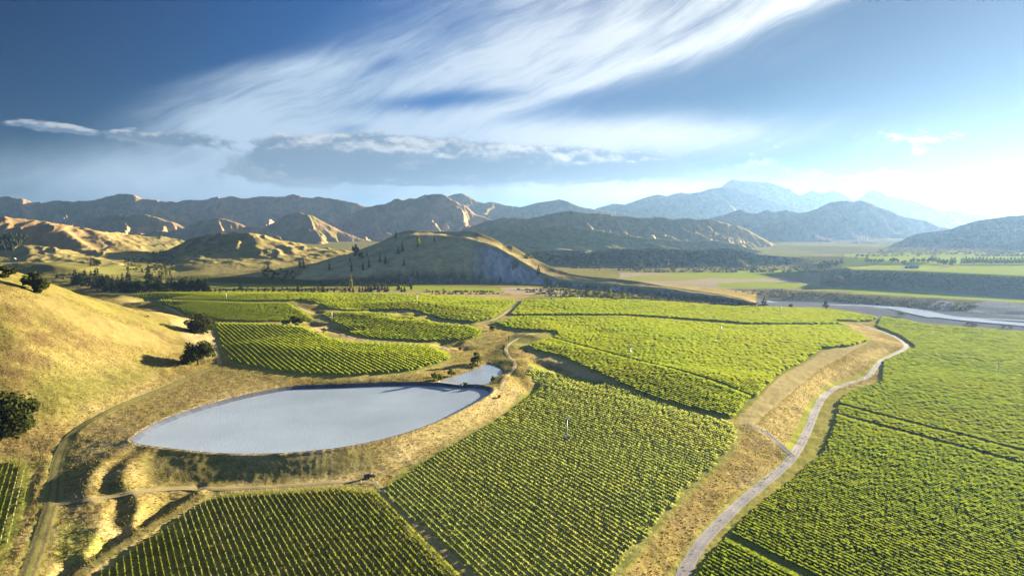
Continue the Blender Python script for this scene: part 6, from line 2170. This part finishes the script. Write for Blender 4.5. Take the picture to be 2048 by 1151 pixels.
def fan_parts():
    t = MB(); t.tube((0, 0, 0.25), (0, 0, 10.1), 0.30, 0.20, 12)
    t.tube((0, 0, 0.25), (0, 0, 0.32), 0.48, 0.48, 12)
    pad = MB(); pad.box((0.3, 0, 0.1), (3.6, 2.6, 0.4))
    en = MB(); en.box((1.25, 0, 0.95), (1.6, 1.1, 1.2), 0, 0.94); en.box((1.25, 0, 1.6), (1.3, 0.8, 0.1)); en.tube((1.7, 0.25, 1.5), (1.7, 0.25, 2.3), 0.06, 0.06, 8)
    tank = MB(); tank.tube((-0.9, -0.75, 0.85), (-0.9, 0.75, 0.85), 0.45, 0.45, 12); tank.box((-0.9, 0, 0.4), (0.6, 1.2, 0.35))
    head = MB(); head.tube((-0.55, 0, 10.25), (0.75, 0, 10.38), 0.24, 0.18, 10); head.tube((0, 0, 10.0), (0, 0, 10.3), 0.26, 0.26, 10)
    hub = MB(); hub.tube((0.75, 0, 10.38), (0.98, 0, 10.40), 0.22, 0.12, 10)
    bl = []
    for s in (1, -1):
        b = MB()
        n, vs, fs = 7, [], []
        for i in range(n):
            r = 0.15 + 2.75 * i / (n - 1)
            c = 0.17 + 0.13 * math.sin(math.pi * min(1, .25 + .7 * i / n))
            tw = 0.65 - 0.45 * i / n
            for (u, w) in ((-1, 0), (0, .22), (1, 0), (0, -.22)):
                vs.append((0.88 + (u * math.sin(tw) + w * math.cos(tw)) * c, s * r, 10.39 + (u * math.cos(tw) - w * math.sin(tw)) * c))
        for i in range(n - 1):
            for j in range(4):
                fs.append((i * 4 + j, i * 4 + (j + 1) % 4, i * 4 + 4 + (j + 1) % 4, i * 4 + 4 + j))
        fs += [(3, 2, 1, 0), tuple(4 * (n - 1) + q for q in range(4))]
        b.add(vs, fs)
        bl.append(b)
    return [('tower', t, WHITE, None), ('base_pad', pad, CONC, None), ('engine_box', en, ENG, None), ('fuel_tank', tank, WHITE, None), ('gearbox', head, ENG, None), ('hub', hub, WHITE, None), ('blade', bl[0], WHITE, None), ('blade', bl[1], WHITE, None)]


FAN_MESH = []
for nm, mb, mat, _ in fan_parts():
    me = mb.mesh(nm, nm in ('tower', 'hub', 'gearbox'))
    me.materials.append(mat)
    FAN_MESH.append((nm, me))
FANS = [(1134, 877, 0.4, 'white frost fan tower among thin vines right of the dam, the nearest and largest'), (1261, 721, 0.9, 'white frost fan standing in the middle of the rolling middle block'), (1442, 673, 0.2, 'slim frost fan near the far edge of the rolling middle block'),
        (1996, 747, 0.6, 'frost fan by the picture edge in the vineyard right of the gravel road'), (1962, 672, 1.2, 'frost fan before the river cliff in the vineyard right of the gravel road'), (664, 641, 2.2, 'white frost fan with tilted blades beside the striped vineyard blocks'),
        (453, 600, 0.3, 'small far frost fan between the left vineyards and the tree line'), (834, 604, 0.8, 'small far frost fan on the vineyard below the flat topped hill'), (1158, 607, 1.9, 'small far frost fan in the bright strip before the cliff'), (1562, 629, 0.5, 'small far frost fan near the river end of the bright strip')]
for px, py, rz, lab in FANS:
    P = ground_pt(px, py)
    o = link('frost_fan', None, loc=(P[0], P[1], P[2] - 0.05), rz=rz)
    tag(o, lab, 'frost fan', 'frost fans standing in the vineyards')
    for nm, me in FAN_MESH:
        link(nm, me, None, o)

# ------------------------------------------------------------------ parked vehicle, posts, cow, buildings, spillway
PAINT = simple_mat('dark_car_paint', (0.06, 0.065, 0.09), 0.14, 0.6, 0.05, 1.0, 0.6)
GLASS = simple_mat('car_glass', (0.05, 0.06, 0.07), 0.06, 0.0, 0.02, 1.0, 0.9)
RUBBER = simple_mat('tyre_rubber', (0.02, 0.02, 0.02), 0.85, 0.0, 0.05, 4.0)
RIMM = simple_mat('wheel_rim', (0.5, 0.5, 0.5), 0.35, 0.8, 0.05, 4.0)
LAMP = simple_mat('lamp_lens', (0.75, 0.72, 0.68), 0.2, 0.0, 0.02, 1.0, 0.6)
TAIL = simple_mat('tail_lamp_lens', (0.35, 0.03, 0.02), 0.25, 0.0, 0.02, 1.0, 0.6)


def build_car(loc, rz):
    o = link('parked_car', None, loc=loc, rz=rz)
    tag(o, 'dark four wheel drive car parked where the dam track meets the vineyard lane', 'car')
    b = MB()
    w = 0.93
    low = [(-2.35, 0.48), (2.30, 0.48), (2.38, 0.78), (2.30, 1.02), (1.15, 1.12), (-2.36, 1.14), (-2.42, 0.8)]
    b.prism(low, -w, w)
    cab = [(1.05, 1.12), (0.35, 1.74), (-2.0, 1.80), (-2.32, 1.14)]
    n = len(cab)
    vs = [(x, -w * (0.97 if z < 1.3 else 0.80), z) for x, z in cab] + [(x, w * (0.97 if z < 1.3 else 0.80), z) for x, z in cab]
    b.add(vs, [(i, (i + 1) % n, n + (i + 1) % n, n + i) for i in range(n)] + [tuple(range(n - 1, -1, -1)), tuple(range(n, 2 * n))])
    b.box((2.36, 0, 0.55), (0.16, 1.7, 0.22))
    b.box((-2.40, 0, 0.55), (0.16, 1.7, 0.22))
    b.build('body', PAINT, o)

    def pane(name, pts):
        m = MB()
        p = [Vector(q) for q in pts]
        nn = (p[1] - p[0]).cross(p[2] - p[0]).normalized() * 0.012
        m.add([q + nn for q in p] + [q - nn for q in p], [(0, 1, 2, 3), (7, 6, 5, 4), (0, 4, 5, 1), (1, 5, 6, 2), (2, 6, 7, 3), (3, 7, 4, 0)])
        m.build(name, GLASS, o)
    pane('windscreen', [(0.99, -0.80, 1.19), (0.99, 0.80, 1.19), (0.42, 0.70, 1.69), (0.42, -0.70, 1.69)])
    pane('rear_window', [(-2.30, 0.76, 1.24), (-2.30, -0.76, 1.24), (-2.05, -0.70, 1.70), (-2.05, 0.70, 1.70)])
    for s in (-1, 1):
        pane('side_window', [(0.75, s * 0.905, 1.2), (-0.35, s * 0.905, 1.2), (-0.35, s * 0.775, 1.66), (0.38, s * 0.775, 1.66)])
        pane('side_window', [(-0.45, s * 0.905, 1.2), (-2.1, s * 0.905, 1.2), (-1.95, s * 0.775, 1.68), (-0.45, s * 0.775, 1.66)])
        m = MB(); m.box((2.36, s * 0.68, 0.86), (0.10, 0.36, 0.16)); m.build('headlight', LAMP, o)
        m = MB(); m.box((-2.41, s * 0.80, 0.95), (0.08, 0.18, 0.30)); m.build('tail_light', TAIL, o)
        m = MB(); m.box((0.72, s * 1.02, 1.2), (0.14, 0.20, 0.14)); m.build('wing_mirror', PAINT, o)
        m = MB(); m.tube((-1.9, s * 0.62, 1.84), (0.2, s * 0.62, 1.80), 0.025, 0.025, 6); m.build('roof_rail', RIMM, o)
        for x in (1.45, -1.45):
            t = MB(); t.tube((x, s * 0.72, 0.38), (x, s * 0.97, 0.38), 0.38, 0.38, 18)
            wh = t.build('wheel', RUBBER, o)
            t = MB(); t.tube((x, s * 0.90, 0.38), (x, s * 0.985, 0.38), 0.24, 0.22, 12)
            t.build('rim', RIMM, wh)
    return o


P = ground_pt(739, 955)
build_car((P[0], P[1], P[2] + 0.02), rad(30))

WPOST = simple_mat('white_post', (0.75, 0.74, 0.70), 0.6, 0.0, 0.05, 5.0)
for px, py, lab in ((746, 962, 'short white post right beside the parked car'), (722, 965, 'short white post in the grass left of the parked car'), (755, 968, 'white post at the head of the narrow vineyard lane')):
    P = ground_pt(px, py)
    o = link('marker_post', None, loc=P)
    tag(o, lab, 'post', 'white posts by the parked car')
    m = MB(); m.box((0, 0, 0.6), (0.14, 0.14, 1.3)); m.build('post_shaft', WPOST, o)
    m = MB(); m.box((0, 0, 1.28), (0.20, 0.20, 0.08), 0, .7); m.build('post_cap', WPOST, o)


def build_cow(loc, rz):
    m = bpy.data.meshes.new('cow')
    # one continuous body grown from a skeleton
    J = [((-0.85, 0, 1.18), .30), ((-0.35, 0, 1.10), .38), ((0.25, 0, 1.10), .37), ((0.65, 0, 1.18), .30), ((0.98, 0, 1.34), .19), ((1.25, 0, 1.30), .16), ((1.52, 0, 1.14), .10)]
    E = [(i, i + 1) for i in range(6)]
    for root, x, dx in ((0, -0.78, -0.08), (3, 0.55, 0.0)):
        for s in (-1, 1):
            b = len(J)
            J += [((x, s * .20, 0.88), .17), ((x + dx, s * .21, 0.48), .09), ((x + dx * .4 + .02, s * .21, 0.05), .065)]
            E += [(root, b), (b, b + 1), (b + 1, b + 2)]
    b = len(J)
    J += [((-1.12, 0, 1.2), .05), ((-1.18, 0, 0.7), .03)]
    E += [(0, b), (b, b + 1)]
    for s in (-1, 1):
        b = len(J)
        J += [((1.14, s * .24, 1.40), .05)]
        E += [(5, b)]
    m.from_pydata([j[0] for j in J], E, [])
    o = link('cow', m, simple_mat('cow_hide', (0.02, 0.017, 0.015), 0.8, 0, 0.2, 2.0), loc=loc, rz=rz)
    sk = o.modifiers.new('skin', 'SKIN')
    for i, j in enumerate(J):
        m.skin_vertices[0].data[i].radius = (j[1], j[1])
    m.skin_vertices[0].data[1].use_root = True
    o.modifiers.new('smooth', 'SUBSURF').levels = 1
    tag(o, 'small black cow standing on the grass below the hill crest', 'cow')


P = ground_pt(296, 634)
build_cow((P[0], P[1], P[2]), 2.9)

ROOFW = simple_mat('white_roof_iron', (0.72, 0.72, 0.70), 0.5, 0.3, 0.05, 1.0)
ROOFG = simple_mat('grey_roof_iron', (0.40, 0.43, 0.46), 0.45, 0.3, 0.05, 1.0)
WALLC = simple_mat('weatherboard', (0.55, 0.52, 0.46), 0.8, 0.0, 0.06, 1.0)
DOORC = simple_mat('door_paint', (0.16, 0.14, 0.12), 0.6, 0.0, 0.06, 1.0)


def build_shed(loc, rz, L, Wd, Hh, roofm, name, label, cat, nwin=2):
    o = link(name, None, loc=loc, rz=rz)
    tag(o, label, cat, 'farm buildings on the far terrace' if cat == 'farm building' else None)
    m = MB()
    m.prism([(-Wd / 2, -1), (Wd / 2, -1), (Wd / 2, Hh), (0, Hh + Wd * .28), (-Wd / 2, Hh)], -L / 2, L / 2)
    m.build('wall', WALLC, o)
    m = MB()
    for s in (-1, 1):
        e = 0.35
        x1, z1 = s * (Wd / 2 + e), Hh - e * .56
        z0 = Hh + Wd * .28
        m.add([(0, -L / 2 - e, z0 + .03), (x1, -L / 2 - e, z1 + .03), (x1, L / 2 + e, z1 + .03), (0, L / 2 + e, z0 + .03), (0, -L / 2 - e, z0 + .15), (x1, -L / 2 - e, z1 + .15), (x1, L / 2 + e, z1 + .15), (0, L / 2 + e, z0 + .15)],
              [(0, 1, 2, 3), (7, 6, 5, 4), (0, 4, 5, 1), (1, 5, 6, 2), (2, 6, 7, 3)])
    m.build('roof', roofm, o)
    m = MB(); m.box((-Wd / 2 - .03, L * .2, Hh * .45), (.1, 2.4, Hh * .85)); m.build('door', DOORC, o)
    for i in range(nwin):
        m = MB(); m.box((-Wd / 2 - .03, -L * .1 - i * L * .22, Hh * .6), (.1, 1.2, 1.0)); m.build('window', GLASS, o)


P = land_pt(29, 521)
build_shed(P, 0.4, 9, 6, 3.0, ROOFW, 'farm_shed', 'small white shed behind the crest of the grass hill at the far left', 'shed')
P = land_pt(1825, 536)
build_shed(P, 1.2, 22, 9, 3.6, ROOFG, 'farm_building', 'long grey roofed farm building on the far river terrace', 'farm building')
P = land_pt(1815, 534)
build_shed(P, 1.0, 10, 7, 3.0, ROOFW, 'farm_building', 'small pale farm building left of the long grey roofed one', 'farm building', 1)

sp = MB()
q0, q1 = at_z(878, 764, RIM_Z), at_z(926, 770, RIM_Z)
mid = ((q0[0] + q1[0]) / 2, (q0[1] + q1[1]) / 2)
a = math.atan2(q1[1] - q0[1], q1[0] - q0[0])
Lq = math.hypot(q1[0] - q0[0], q1[1] - q0[1])
o = link('spillway', None, loc=(mid[0], mid[1], RIM_Z), rz=a)
tag(o, 'low pale concrete spillway on the strip between the two ponds', 'spillway')
sp.box((0, 0, 0.1), (Lq, 2.2, 0.5)); sp.build('slab', CONC, o)
for s in (-1, 1):
    m = MB(); m.box((s * Lq / 2, 0, 0.35), (0.35, 2.6, 0.9)); m.build('side_wall', CONC, o)
